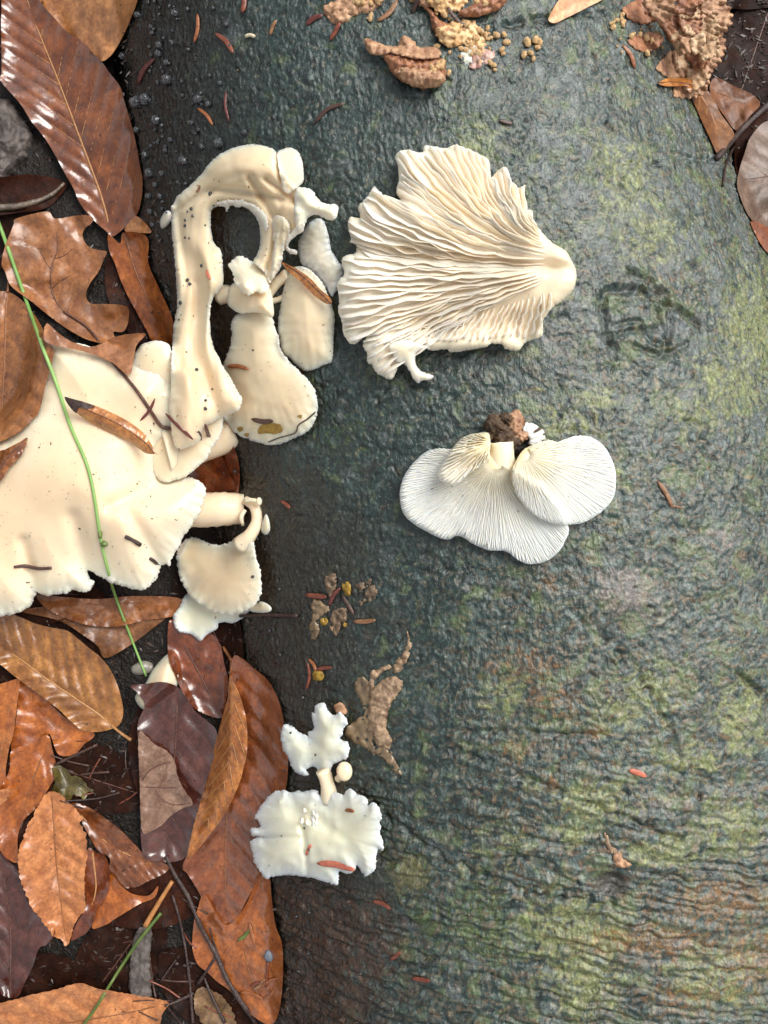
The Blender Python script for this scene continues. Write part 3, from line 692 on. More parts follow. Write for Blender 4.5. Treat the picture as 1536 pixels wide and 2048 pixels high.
sheet('folded_corner', fold, lambda x, y, d, al: dzf(x, y)+.0012+.0018*np.clip((x-278)/60, 0, 1)+.0006*fbm(x/20, y/20, 3, 3), GRY, pr, th=.0004, rim=.7, step=5, jag=1.2, jsc=12)
for pts in ([(280, 1574), (310, 1575), (340, 1576), (362, 1573)], [(285, 1560), (300, 1540), (325, 1528), (350, 1523)], [(310, 1578), (325, 1600), (350, 1610), (380, 1606)]):
    s_ = spline(pts, n=9); mesh('side_vein', *tube(P(s_[:, 0], s_[:, 1], hz(s_[:, 0], s_[:, 1])+.0001), 1.1*S, 4), M_veind, pr)
rr, _ = leaf('large glossy red-brown beech leaf against the log, its edge folded over', Q('465 1317 484 1317 508 1337 535 1360 555 1395 566 1434 570 1473 576 1512 574 1563 562 1610 535 1680 520 1748 500 1788 488 1811 473 1842 457 1873 438 1850 414 1819 395 1780 375 1748 365 1733 385 1690 420 1640 445 1570 455 1480 455 1400'),
     [(461, 1319), (468, 1420), (466, 1540), (452, 1650), (450, 1760), (456, 1868)], REDB, M_veinr, 42, 46, .0011, (.002, .0035), seed=23, q=80, step=5, stalk=[(463, 1322), (455, 1308), (446, 1294)])
leaf('dark red-brown wet leaf under the small white cap', Q('340 1239 375 1268 414 1264 438 1284 449 1329 457 1364 453 1395 445 1434 414 1430 383 1411 363 1380 348 1345 336 1309'), [(440, 1430), (400, 1350), (345, 1245)], RED, M_veind, 40, 40, .0006, (.002, .002), seed=24, step=5)
strip = Q('461 1317 465 1356 477 1384 488 1419 494 1454 494 1505 488 1532 477 1571 453 1622 426 1661 398 1696 375 1716 385 1661 398 1614 414 1559 426 1505 438 1458 449 1419 457 1384')
dzs = drape(strip, 75, .0008)
smid = spline([(461, 1317), (468, 1400), (465, 1480), (450, 1560), (420, 1630), (376, 1714)], step=8)
def zstrip(x, y, d=None, al=None):
    dd, s, sg = edist(x, y, smid, False); return dzs(x, y)+.004-.004*(np.clip(dd, 0, 40)/30)**2+.0006*np.abs(np.sin(np.pi*(s-dd*1.4)/26))
sheet('folded_edge', strip, zstrip, lm((.30, .115, .03), (.46, .21, .06), .6), rr, th=.0004, rim=.7, step=4.5)
for k in range(8):
    i = 6+k*5
    if i+6 >= len(smid): break
    a_, b_ = smid[i], smid[min(i+8, len(smid)-1)]
    for sg in (-1, 1):
        t_ = np.linspace(0, 1, 8)[:, None]; n_ = np.array([-(b_-a_)[1], (b_-a_)[0]])*.45*sg
        s_ = a_+(b_-a_)*t_+n_*t_; s_ = s_[inside(s_[:, 0], s_[:, 1], strip)]
        if len(s_) > 3: mesh('side_vein', *tube(P(s_[:, 0], s_[:, 1], zstrip(s_[:, 0], s_[:, 1])+.00005), 1.1*S, 4), M_vein, rr)
leaf('orange wet leaf strewn with needles at the foot of the log', Q('520 1740 539 1756 543 1795 551 1850 564 1889 566 1944 563 1991 555 2034 539 2050 508 2034 484 2014 461 1983 434 1963 414 1944 395 1928 385 1897 387 1850 395 1819 410 1790 450 1850 490 1812'), [(530, 1745), (490, 1850), (500, 1950), (545, 2045)], lm((.24, .075, .015), (.44, .16, .04), .85), M_veinr, 45, 44, .0008, (.002, .002), seed=25, step=5, q=75)
leaf('peach-orange leaf crossed by the olive grass stem', Q('-60 2012 0 2006 74 1987 113 1979 156 1967 203 1979 250 1987 297 1995 336 2006 324 2030 300 2075 150 2120 -60 2110'), [(334, 2008), (230, 2030), (100, 2050), (-50, 2060)], LORG, M_veinr, 40, 50, .0009, (.003, .003), seed=26, step=6, lift=.004, jag=1.5)
o, _ = sheet('bark_strip', Q('293 1853 303 1860 302 1890 299 1930 303 1990 280 1993 260 1985 259 1940 264 1890 275 1860'), (lambda dz: (lambda x, y, d, al: dz(x, y)+.001+.001*(1-np.exp(-d/4))+.0012*fbm(x/7, y/22, 2, 3)))(drape(Q('293 1853 303 1860 302 1890 299 1930 303 1990 280 1993 260 1985 259 1940 264 1890 275 1860'), 80, .001)), M_wood, None, th=.0018, step=3.5, jag=2.5)
setp(o, 'dark grey strip of bark below the orange stick', 'bark')
leaf('mottled pale brown leaf scrap under the forked twig', Q('388 1990 410 1975 440 1990 460 2015 470 2050 420 2060 395 2030'), [(390, 1995), (465, 2050)], lm((.07, .045, .022), (.26, .18, .10), .2), M_veind, corr=0, seed=27, step=4, jag=4, jsc=9, wav=.005)
# right-hand litter
leaf('brown leaf with pale midrib slipping down beside the log', Q('1378 176 1417 183 1442 228 1468 266 1458 285 1439 312 1417 270 1392 215'), [(1395, 178), (1425, 235), (1446, 300)], lm((.13, .055, .018), (.25, .12, .04), .1), M_vein, 35, 30, .0006, (.001, .001), seed=28, step=5)
leaf('broad brown leaf behind the dark mossy twig', Q('1430 155 1464 170 1506 190 1520 209 1500 232 1475 262 1446 228 1420 184'), [(1425, 180), (1515, 215)], lm((.12, .046, .015), (.20, .085, .028), .05), M_veinr, 45, 34, .0006, (.001, .001), seed=29, step=5)
stick('twig', 'dark crusty twig lying between the brown leaves right of the log', 'twig', [(1432, 318), (1493, 250), (1560, 188)], 9, M_twig, knots=3)
stick('twig', 'thin black twig hanging beside the grey curled leaf', 'twig', [(1470, 290), (1452, 330), (1446, 372)], 3.2, M_twig)
leaf('grey-brown curled leaf right of the log', Q('1580 225 1536 241 1518 253 1499 278 1490 304 1480 335 1474 367 1480 392 1493 424 1512 449 1536 462 1640 480 1650 240'), [(1640, 340), (1560, 350), (1480, 360)], lm((.10, .075, .065), (.20, .155, .14), .1), M_veind, 40, 50, .0008, (-.002, -.002), seed=30, step=6, lift=.008)
leaf('reddish leaf scrap under the grey curled leaf', Q('1500 440 1536 455 1570 470 1570 520 1530 500'), [(1505, 445), (1565, 505)], REDB, corr=0, veins=False, seed=31, step=6)
leaf('pale peach leaf tip lying on the log beside the frilly bracket', Q('1097 40 1105 20 1130 -10 1200 -40 1240 -60 1215 -10 1170 17 1130 37 1110 46'), [(1230, -50), (1100, 42)], lm((.58, .36, .22), (.72, .50, .34), .3, .1), corr=0, veins=False, seed=32, step=5, curl=(.001, .001))

# ================================================================ mushrooms
def striae(al, d, A, per, w_): return A*np.sin(2*np.pi*al/per+2*np.sin(al/37.))*np.exp(-d/w_)
def gbumps(x, y, L):
    z = 0
    for bx, by, rx, ry_, a in L: z = z+a*np.exp(-((x-bx)/rx)**2-((y-by)/ry_)**2)
    return z
def creases(x, y, L):
    z = 0
    for pts, dp, wd in L:
        d, _, _ = edist(x, y, spline(pts, step=8), False) if len(np.shape(x)) else (0, 0, 0)
        z = z-dp*np.exp(-(d/wd)**2)
    return z
def fibres(x, y, pts):
    dd, s, sg = edist(x, y, spline(pts, step=8), False); v = dd*sg
    return .0003*perlin(v/7, s/110, 17)+.0007*perlin(v/16+3, s/110, 18)+.00012*perlin(v/3.4, s/60, 19)-.0042*np.exp(-((v-4)/15)**2)*sst(110, 170, s)*sst(400, 330, s)+.003*np.exp(-((np.abs(v)-30)/11)**2)*sst(110, 170, s)*sst(400, 330, s)
def pleat(x, y, cx, cy, n_, A, r0, r1):
    a = np.arctan2(y-cy, x-cx); r = np.hypot(x-cx, y-cy)
    return A*sst(r0, r1, r)*(np.sin(a*n_+2.5*perlin(a*n_/9, r/60, 7))+.7*perlin(a*n_/7+5, r/90, 8)*2)
def cap(root, name, poly, mat, h=.006, w_=30, th=.004, q=60, gap=.0006, base=None, bumps=(), cr=(), st=(.0004, 7, 14), step=6, jag=1.0, jsc=7, rim=.16, tint=None, lift=0., wav=.001, seed=1, dirt=0, rad=None, fib=None):
    dz = base if base is not None else drape(poly, q, gap)
    def zf(x, y, d, al):
        return dz(x, y)+lift+th*.6+h*(1-np.exp(-d/w_))+gbumps(x, y, bumps)+creases(x, y, cr)+striae(al, d, *st)+wav*fbm(x/110, y/110, seed, 2)+(pleat(x, y, *rad) if rad else 0)+(fibres(x, y, fib) if fib else 0)
    o, B = sheet(name, poly, zf, mat, root, th=th, rim=rim, wr=w_*.6, step=step, jag=jag, jsc=jsc, tint=tint, seed=seed)
    if dirt:
        Vd, Fd = [], []
        lo, hi = B.min(0), B.max(0)
        qx, qy = rng.uniform(max(lo[0], -5), hi[0], dirt*6), rng.uniform(lo[1], hi[1], dirt*6)
        k_ = inside(qx, qy, B); qx, qy = qx[k_][:dirt], qy[k_][:dirt]; dd_, aa_, _ = edist(qx, qy, B); qz = zf(qx, qy, dd_, aa_)
        for x, y, z_ in zip(qx, qy, qz):
            p = P(x, y, z_); L_ = rng.uniform(.0003, .0008)*(1.7 if rng.rand() < .12 else 1); a_ = rng.uniform(0, 6.3); wd = L_*rng.uniform(.3, .7)
            u = np.array([math.cos(a_), math.sin(a_), 0])*L_; v = np.array([-math.sin(a_), math.cos(a_), 0])*wd; n0 = len(Vd)
            Vd += [p-u-[0, 0, .0006], p-v-[0, 0, .0006], p+u-[0, 0, .0006], p+v-[0, 0, .0006], p+[0, 0, .0005]]
            Fd += [(n0, n0+1, n0+4), (n0+1, n0+2, n0+4), (n0+2, n0+3, n0+4), (n0+3, n0, n0+4), (n0+3, n0+2, n0+1, n0)]
        setp(mesh('dirt_specks', Vd, Fd, M_dirt, root, smooth=False), kind='stuff')
    return o, zf
def stem(root, pts, r, mat, zs=None, sides=14, name='stem', seed=0):
    ss = spline(pts, step=6); rr_ = np.interp(np.linspace(0, 1, len(ss)), np.linspace(0, 1, len(r)), r)*S
    z = np.interp(np.linspace(0, 1, len(ss)), np.linspace(0, 1, len(zs)), zs) if zs is not None else hz(ss[:, 0], ss[:, 1])+rr_*.6
    V_, F_ = tube(P(ss[:, 0], ss[:, 1], z), rr_, sides); V_ = np.array(V_)
    V_ += (.06*rr_.mean()*perlin(V_[:, 0]*400, V_[:, 1]*400+V_[:, 2]*300, seed))[:, None]
    return mesh(name, V_, F_, mat, root, col=np.full((len(V_), 3), .6))

# --- big cream cluster in the litter
R1 = thing('mushroom_cluster', 'broad smooth cream mushroom cap with frilled lobes among the leaves', 'mushroom', P(230, 960, -.075), None)
pl1 = lambda x, y: -.058+.016*np.clip((x-60)/380, -.4, 1.1)-.004*np.clip((y-900)/300, -1, 1)
stem(R1, [(330, 900), (420, 880), (470, 860)], [70, 45, 40], M_cream, zs=[-.052, -.056, -.056])
cap(R1, 'small_lobe', Q('255 770 262 745 265 720 280 692 300 683 320 682 338 690 346 720 350 790 300 800'), M_cream, .004, 22, .003, base=lambda x, y: pl1(x, y)+.002, st=(.0003, 7, 10), dirt=8, seed=3)
cap(R1, 'back_lobe', Q('300 760 345 735 400 760 440 820 446 845 441 870 425 895 415 915 400 930 382 945 360 958 320 960 290 900'), M_cream, .004, 26, .003, base=lambda x, y: pl1(x, y)-.001, st=(.0005, 6, 18), jag=1.5, dirt=26, seed=4)
big = Q('86 700 100 680 165 688 215 703 258 726 335 745 352 830 330 870 318 900 318 940 340 955 372 953 400 963 411 978 408 1000 400 1025 385 1048 366 1075 360 1090 345 1112 339 1131 330 1128 322 1132 315 1152 300 1171 281 1181 250 1173 225 1166 200 1153 174 1140 178 1153 188 1164 181 1178 165 1184 145 1180 129 1188 105 1190 90 1192 78 1187 72 1184 66 1201 55 1216 29 1228 0 1232 -60 1240 -140 1180 -160 1050 -120 915 -60 890 -10 870 28 850 60 815 72 785 80 755 86 725')
cap(R1, 'cap', big, M_cream, .015, 78, .006, base=lambda x, y: pl1(x, y)+.001, step=5.5, jag=2.4, jsc=4, st=(.0006, 7, 18), dirt=190, seed=5, rad=(170, 930, 90, .00016, 150, 260),
    bumps=[(110, 930, 150, 90, .008), (310, 960, 60, 60, -.007), (230, 1040, 80, 70, .004), (340, 1020, 50, 40, .004), (300, 780, 60, 40, .004), (20, 1190, 40, 40, .003), (120, 1160, 70, 30, .002), (180, 790, 90, 70, -.004)],
    cr=[([(290, 980), (315, 968), (345, 952), (375, 945)], .004, 16), ([(72, 1184), (66, 1160), (62, 1145)], .003, 11), ([(176, 1140), (172, 1125), (166, 1105)], .003, 16), ([(322, 1132), (314, 1112), (300, 1090)], .003, 16), ([(318, 900), (300, 870), (310, 830)], .003, 22)])
# things lying on the cap
leaf('ochre-brown leaf with dark midrib leaning on the pale cap edge', Q('-60 575 0 582 20 585 43 600 67 627 83 653 97 683 107 700 103 727 93 760 80 817 67 837 33 867 0 883 -60 900'), [(16, 560), (11, 640), (9, 720), (5, 800), (2, 885)], lm((.20, .085, .03), (.36, .17, .06), .4), M_veinr, 55, 40, .0010, (.001, .003), seed=7, step=6, gap=.0015, dil=3, stalk=[(15, 585), (18, 562), (20, 548)])
OKU = Q('33 437 93 423 110 437 147 432 173 430 187 437 182 447 170 457 165 473 177 493 197 500 213 503 207 520 197 543 180 567 172 590 182 607 213 608 253 613 257 640 247 663 227 664 240 680 290 667 275 685 250 690 187 683 143 663 100 633 63 603 23 573 10 543 3 527 10 493 27 450')
okr, okz = leaf('tan lobed oak leaf with dark hanging stalk lying over the cream cap', OKU, [(173, 653), (127, 623), (103, 580), (103, 533), (115, 497), (110, 440)], OAK, M_veind, 52, 62, .0007, (.002, .003), seed=33, q=70, step=5, midw=2.4, gap=.0012, dil=2,
     stalk=[(127, 623), (173, 653), (200, 687), (227, 727), (267, 773), (300, 820), (320, 850), (330, 856), (345, 857)])
okf = Q('88 677 93 647 113 663 143 683 187 693 233 673 290 667 273 690 267 717 258 750 220 723 167 703 107 690')
dzo = drape(okf, 60, .0012, dil=3)
sheet('folded_lobe', okf, lambda x, y, d, al: dzo(x, y)+.0015+.0006*fbm(x/26, y/26, 2, 3), lm((.26, .12, .06), (.40, .21, .11), .4), okr, th=.0004, rim=.7, step=5, jag=.8)
def bract(label, poly, mid, mat, seed, h=.004):
    dz = drape(poly, 70, .0005); mp = spline(mid, step=6)
    def zf(x, y, d=None, al=None):
        dd, s, sg = edist(x, y, mp, False); return dz(x, y)+.0006+h*np.clip(1-(dd/22)**2, -.2, 1)*sst(-20, 40, s)+.0003*np.sin(dd*1.3)
    c = np.mean(poly, 0); r = thing('bud_scale', label, 'bud scale', at(c[0], c[1]))
    sheet('blade', poly, zf, mat, r, th=.0006, rim=.6, step=4)
    m_ = mp[inside(mp[:, 0], mp[:, 1], poly)]
    mesh('midrib', *tube(P(m_[:, 0], m_[:, 1], zf(m_[:, 0], m_[:, 1])+.0001), 1.2*S, 5), M_veind, r)
    return r, zf
BRC = lm((.30, .12, .03), (.52, .26, .08), .7)
br, bz = bract('orange dry bud scale with black tip lying on the broad cream cap', Q('130 795 143 798 187 810 233 830 267 850 290 870 307 897 310 907 293 907 277 897 253 880 213 863 173 840 150 823 137 810'), [(130, 797), (180, 822), (240, 850), (290, 885), (308, 906)], BRC, 1)
bt = Q('129 794 143 797 172 805 190 813 172 818 158 815 152 826 138 812')
sheet('black_tip', bt, lambda x, y, d, al: bz(x, y)+.0004, M_twig, br, th=.0003, rim=.7, step=4)
bract('dark-tipped brown bud scale at the frame edge on the cream cap', Q('55 876 39 884 12 898 -10 910 -25 965 0 962 20 933 43 909'), [(55, 877), (20, 910), (-15, 960)], lm((.12, .045, .02), (.36, .15, .04), .7), 2)

# --- small fan cap and its curved stems between leaves and log
R5 = thing('mushroom_cluster', 'small cream fan-shaped mushroom with pale thick stem against the log foot', 'mushroom', at(450, 1150), None)
uc = Q('371 1190 359 1214 346 1234 355 1261 383 1269 402 1282 414 1269 434 1257 441 1245 469 1245 492 1230 505 1205 470 1180 400 1180')
cap(R5, 'under_cap', uc, M_white, .003, 14, .002, 70, jag=1.5, st=(.0003, 6, 10), seed=6)
cap(R5, 'side_lobe', Q('495 1214 523 1203 543 1216 535 1225 505 1224'), M_cream, .0015, 8, .002, 70, seed=7, step=5, jag=.6)
zb = float(np.median(hz(np.array([400., 430, 460]), np.array([1020., 1020, 1020]))))
stem(R5, [(360, 1022), (400, 1020), (450, 1018), (488, 1017)], [38, 40, 39, 35], M_cream, zs=[zb+.007, zb+.008, zb+.009, zb+.008])
stem(R5, [(490, 1000), (508, 1012), (514, 1040), (502, 1068), (482, 1090)], [10, 12, 13, 15, 22], M_cream, zs=[zb+.015, zb+.017, zb+.017, zb+.017, zb+.013], name='curved_stem')
stem(R5, [(488, 1003), (503, 1000), (516, 1003)], [4.5, 5, 5], M_cream, zs=[zb+.019, zb+.021, zb+.022], name='tiny_stem')
Vb, Fb = blob(3, 12, 8, .05)
mesh('tiny_cap', Vb*np.array([7, 10, 5])*S+P(518, 1003, zb+.0225), Fb, M_cream, R5, col=np.full((len(Vb), 3), .7))
stem(R5, [(486, 1050), (482, 1035), (490, 1020)], [4, 5, 5], M_cream, zs=[zb+.014, zb+.017, zb+.016], name='tiny_stem')
cap(R5, 'side_scale', Q('526 1040 532 1028 538 1040 540 1060 532 1070 522 1062'), M_cream, .002, 6, .0015, 60, step=4, jag=.3, st=(0, 7, 9))
fan = Q('354 1101 363 1089 375 1076 395 1077 426 1089 453 1087 477 1073 492 1073 508 1089 512 1113 521 1144 523 1175 520 1195 504 1214 484 1224 461 1230 430 1226 402 1210 379 1191 363 1163 355 1136')
cap(R5, 'cap', fan, M_cream, .005, 28, .004, 80, jag=2.4, jsc=3.5, st=(.0005, 6, 22), rad=(440, 1090, 66, .00014, 60, 120), seed=8, step=5, lift=.006, bumps=[(440, 1120, 50, 40, -.003), (435, 1088, 60, 8, .0025), (440, 1200, 60, 25, .0012)], dirt=5)

# --- tall torn mushroom cluster on the log's shoulder
R2 = thing('mushroom_cluster', 'torn arching cream oyster mushroom with spoon-shaped caps on the log shoulder', 'mushroom', at(480, 600), None)
def q6(s): return Q(s, 3.15, 310, 260)
cap(R2, 'grey_cap', q6('960 600 1010 560 1060 570 1090 650 1110 750 1150 820 1190 880 1170 960 1140 1020 1110 1050 1070 980 1000 900 930 850 910 810 900 720 920 670'), M_grey, .003, 20, .002, 65, st=(.0006, 6, 30), seed=9, step=5)
sm = q6('660 1060 740 940 800 900 850 880')
stem(R2, [(510, 625), (535, 590), (555, 565), (575, 548)], [14, 12, 11, 12], M_cream, name='stem', seed=1)
stem(R2, [(535, 605), (560, 598), (575, 590)], [7, 6, 7], M_cream, name='stem', seed=2)
stem(R2, [(440, 590), (460, 588), (480, 595)], [22, 18, 18], M_cream, name='stem', seed=3)
cap(R2, 'cap', q6('850 880 900 860 960 870 1010 910 1060 970 1100 1070 1130 1170 1125 1300 1115 1450 1060 1480 1000 1510 940 1515 890 1480 850 1440 800 1400 780 1310 775 1220 790 1110 810 1000'), M_peach, .007, 30, .003, 60, st=(.0004, 6, 14), seed=10, step=4.5, dirt=6, jag=1.6, jsc=3.5, rad=(600, 500, 70, .0002, 120, 230))
cap(R2, 'cap', q6('500 1180 540 1150 600 1120 660 1090 720 1110 740 1180 750 1230 775 1290 790 1380 830 1440 870 1480 930 1540 980 1590 1010 1650 1025 1740 1010 1830 960 1900 880 1940 780 1980 700 1980 620 1960 540 1930 480 1880 440 1830 420 1790 440 1700 440 1600 430 1480 460 1400 480 1330 480 1230'), M_peach, .008, 34, .003, 60, st=(.0005, 6, 12), seed=11, step=4.5, dirt=34, jag=2.2, jsc=3.5, lift=.002, rad=(505, 640, 70, .0002, 130, 230))
cap(R2, 'cream_neck', q6('500 960 560 940 640 960 720 990 745 1100 740 1180 660 1150 590 1150 540 1155 490 1130 455 1090 460 1010'), M_cream, .008, 18, .004, 70, seed=12, step=4.5, jag=.4, st=(0, 7, 9), lift=.003)
cap(R2, 'torn_end', q6('460 850 500 810 540 790 600 820 660 850 700 910 720 980 690 1030 640 1020 590 1040 540 1010 500 960 490 900'), M_torn, .004, 12, .004, 80, seed=13, step=3.5, jag=2.4, jsc=5, lift=.002, wav=.003, bumps=[(490, 570, 10, 12, .003), (470, 560, 9, 6, -.003)])
band = q6('100 480 110 470 150 410 220 350 290 280 360 190 450 130 540 100 640 90 720 110 770 145 800 230 840 300 900 355 960 370 990 400 1020 425 1060 460 1150 480 1130 565 1080 560 1010 530 960 560 930 620 900 650 840 690 840 740 895 760 890 785 830 760 800 740 800 800 790 860 770 900 740 940 720 960 690 900 640 850 620 830 650 760 665 690 660 620 640 560 600 510 550 480 480 475 450 500 430 475 390 480 360 500 350 560 355 640 370 710 410 750 425 820 430 920 420 990 370 1050 350 1110 345 1200 350 1280 370 1370 400 1430 430 1490 480 1570 530 1660 550 1700 530 1760 490 1780 440 1800 390 1830 330 1860 300 1900 280 1960 230 1990 170 2010 130 2000 110 1940 100 1850 90 1760 100 1640 100 1500 110 1330 120 1220 140 1100 135 1000 130 900 120 780 105 640 105 540')
cap(R2, 'arching_band', band, M_peach, .0055, 13, .003, 70, seed=14, step=4.5, jag=1.6, jsc=5, st=(.0003, 8, 10), dirt=50, lift=.003, wav=.002, fib=[(400, 870), (388, 780), (382, 690), (392, 580), (375, 480), (385, 400), (430, 345), (500, 325), (565, 360), (585, 410), (570, 470), (545, 540)],
    bumps=[(500, 335, 110, 42, .009), (400, 400, 40, 40, .004), (425, 560, 16, 30, .003), (375, 760, 22, 90, .005), (440, 760, 22, 60, .004), (590, 420, 40, 30, .003)],
    cr=[([(385, 400), (420, 380), (480, 385), (540, 395)], .003, 7), ([(355, 420), (365, 500), (372, 560), (362, 620)], .0022, 7), ([(400, 640), (405, 720), (430, 800)], .0025, 12), ([(560, 300), (562, 350), (580, 380)], .003, 8), ([(540, 420), (555, 450), (545, 500)], .004, 7), ([(590, 400), (610, 420), (600, 470)], .003, 6)])
cap(R2, 'upper_lobe', q6('770 145 790 125 850 110 905 140 920 170 935 240 935 320 900 355 850 400 810 380 790 300 775 220'), M_peach, .003, 14, .002, 60, seed=15, step=5, jag=.8, lift=.001)
cap(R2, 'torn_flap', q6('880 400 920 365 960 365 1000 390 1020 440 1060 460 1150 480 1135 560 1080 555 1010 530 960 560 935 620 900 640 880 560'), M_torn, .003, 10, .002, 70, seed=16, step=4, jag=2.2, jsc=6, wav=.003)
cap(R2, 'torn_fringe', q6('385 465 430 445 480 440 560 445 640 480 710 550 700 640 660 570 610 510 560 482 520 488 495 474 470 480 452 512 440 480 415 486 400 474'), M_torn, .0015, 7, .0015, 75, seed=41, step=3.5, jag=2.6, jsc=4, lift=-.0005)
cap(R2, 'hanging_flap', q6('740 560 800 545 850 600 850 680 815 735 800 820 770 905 730 940 735 840 745 720'), M_peach, .003, 9, .0015, 70, seed=42, step=3.8, jag=2.2, jsc=5, rad=(570, 400, 40, .0005, 30, 60))
cap(R2, 'hanging_flap', q6('860 640 900 600 940 590 930 640 890 665 850 700 845 740 890 762 885 785 835 765 825 700'), M_torn, .0015, 7, .0012, 70, seed=43, step=3.5, jag=2.2, jsc=4)
cap(R2, 'small_bud', q6('35 560 70 510 100 520 100 570 60 615 35 610'), M_grey, .003, 7, .003, 60, seed=17, step=4, jag=.3, st=(0, 7, 9))
yp = thing('slime_patch', 'yellow slime smear on the spoon-shaped cap edge', 'slime', at(537, 855))
for po in (q6('650 1880 690 1850 740 1845 790 1860 800 1900 760 1915 690 1910 655 1915'), q6('515 1880 540 1870 555 1890 530 1900'), q6('560 1915 590 1912 580 1935'), q6('895 1800 925 1795 915 1815')):
    dzy = drape(po, 80, .0001)
    sheet('smear', po, lambda x, y, d, al: dzy(x, y)+.00015+.0003*(1-np.exp(-d/5)), M_yel, yp, th=.0004, rim=.4, step=3.2, jag=1.5, jsc=5, stamp=False)
# --- gilled mushrooms lying upside down
def gill(root, path, zf, h0, mat, lean=0., wav=0., wfr=20., seed=0, base_w=2.2, n=16, tinty=None, name='gill', hprof=None, tw=.8):
    p = spline(path, n=n); t = np.linspace(0, 1, n)
    T = np.gradient(p, axis=0); T /= np.linalg.norm(T, axis=1)[:, None]+1e-9; N = np.stack([-T[:, 1], T[:, 0]], -1)
    s = t*np.sum(np.hypot(*np.diff(p, axis=0).T))
    wob = wav*perlin(s/wfr, np.zeros(n)+seed*1.37, 300+seed)*sst(0, .35, t)
    p = p+N*(wob*.6)[:, None]
    z = zf(p[:, 0], p[:, 1])
    hp = hprof(t) if hprof is not None else np.minimum(1, t*7)*np.minimum(1, (1-t)*9+.25)
    h = h0*hp*(1+.2*perlin(s/30, np.zeros(n)+seed, 310+seed))
    tp = p+N*(lean*hp+wob*.7)[:, None]
    A = P(*(p-N*base_w).T, z-.0006); D = P(*(p+N*base_w).T, z-.0006); B_ = P(*(tp-N*tw).T, z+h); C_ = P(*(tp+N*tw).T, z+h)
    V_ = np.stack([A, B_, C_, D], 1).reshape(-1, 3); F_ = []
    for i in range(n-1):
        for k in range(3): F_.append((i*4+k, i*4+4+k, i*4+5+k, i*4+1+k))
    F_.append((0, 1, 2, 3)); F_.append((n*4-1, n*4-2, n*4-3, n*4-4))
    c = np.repeat((1-t) if tinty is None else tinty(t), 4)[:, None].repeat(3, 1)
    return mesh(name, V_, F_, mat, root, col=c)
def bez(a, b, c, n=10):
    t = np.linspace(0, 1, n)[:, None]; a, b, c = map(np.array, (a, b, c)); return (1-t)**2*a+2*t*(1-t)*b+t*t*c
R3 = thing('mushroom', 'large upturned oyster mushroom with deep wavy cream gills on the log', 'mushroom', at(920, 520), None)
def q7(s): return Q(s, 2.844, 650, 270)
out3 = q7('400 120 430 90 480 85 550 100 570 60 620 65 690 75 720 60 760 60 830 85 880 110 930 140 940 200 945 240 975 210 1020 180 1050 220 1065 290 1110 300 1140 285 1135 350 1150 430 1190 500 1240 560 1290 610 1370 660 1400 710 1430 780 1420 860 1380 920 1310 970 1270 1010 1240 1060 1235 1140 1170 1165 1130 1190 1100 1225 1030 1215 1010 1190 950 1185 910 1205 800 1225 715 1235 690 1215 620 1225 560 1215 520 1240 515 1290 540 1340 615 1370 600 1390 550 1395 530 1410 500 1380 480 1340 450 1300 410 1310 410 1340 375 1390 330 1370 290 1350 270 1310 240 1290 240 1240 215 1200 235 1140 160 1190 110 1140 95 1060 75 1000 80 940 70 860 80 820 110 790 95 720 110 690 170 670 180 640 200 630 160 610 135 540 130 490 150 465 200 470 190 410 220 370 250 340 280 290 300 310 350 350 430 370 405 320 420 260 415 180')
dz3 = drape(out3, 80, .001)
apex = np.array([1112., 520.])
def z3(x, y, d=None, al=None):
    x = np.asarray(x, float); y = np.asarray(y, float)
    r = np.hypot(x-apex[0], y-apex[1])
    z = dz3(x, y)+.006+.012*np.exp(-(r/150)**2)+.003*fbm(x/90, y/90, 44, 2)+gbumps(x, y, [(900, 690, 130, 16, .003), (830, 440, 90, 60, .004), (740, 600, 60, 90, .003), (1000, 560, 110, 50, .003), (840, 640, 40, 40, -.002)])
    z = z-.004*np.exp(-(edist(x, y, [(690, 480), (760, 500), (860, 510)], False)[0]/14)**2)
    return z
def z3s(x, y, d, al): return z3(x, y)-.0025*np.exp(-d/9)+striae(al, d, .0004, 9, 12)
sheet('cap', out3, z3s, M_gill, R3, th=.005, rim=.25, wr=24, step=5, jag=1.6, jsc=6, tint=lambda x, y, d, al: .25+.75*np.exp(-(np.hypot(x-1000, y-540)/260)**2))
B3 = spline(out3, step=3, closed=True)
rimpts = q7('1150 420 1138 300 1060 290 1020 185 950 240 930 145 880 112 830 88 760 62 720 62 690 78 620 68 570 62 500 88 430 92 405 140 418 220 410 320 350 350 285 300 235 360 195 420 150 470 132 500 150 590 185 630 105 700 100 740 82 820 75 900 80 980 95 1060 125 1150 165 1185 225 1160 220 1200 245 1270 280 1330 330 1365 375 1385 405 1330 385 1260')
rim3 = spline(rimpts, n=66)
def clip_path(p, B):
    k = inside(p[:, 0], p[:, 1], B)
    if k.all(): return p
    f = np.argmin(k) if k[0] else 0
    return p[:f]
for i, e in enumerate(rim3):
    u = i/(len(rim3)-1)
    s0 = np.array([1092-22*abs(u-.55), 462+u*112]) + rng.uniform(-1, 1, 2)*4
    r_ = np.linalg.norm(e-s0); dirn = np.array([-1, -.34+.62*u]); dirn /= np.linalg.norm(dirn)
    c_ = s0+dirn*r_*(.42 if u < .35 else .5)
    p = bez(s0, c_, e, 26)
    full = i % 3
    p = p[0:] if full == 0 else (p[5:] if full == 1 else p[11:])
    p = clip_path(p, B3)
    if len(p) < 7: continue
    gill(R3, p, z3, .0031*rng.uniform(.55, 1.2), M_gill, lean=rng.uniform(4, 9)*(1 if u < .5 else -1), wav=6.5, wfr=42, tw=.7, base_w=2.8, seed=i, n=20, tinty=lambda t: .95-.8*t**1.3)
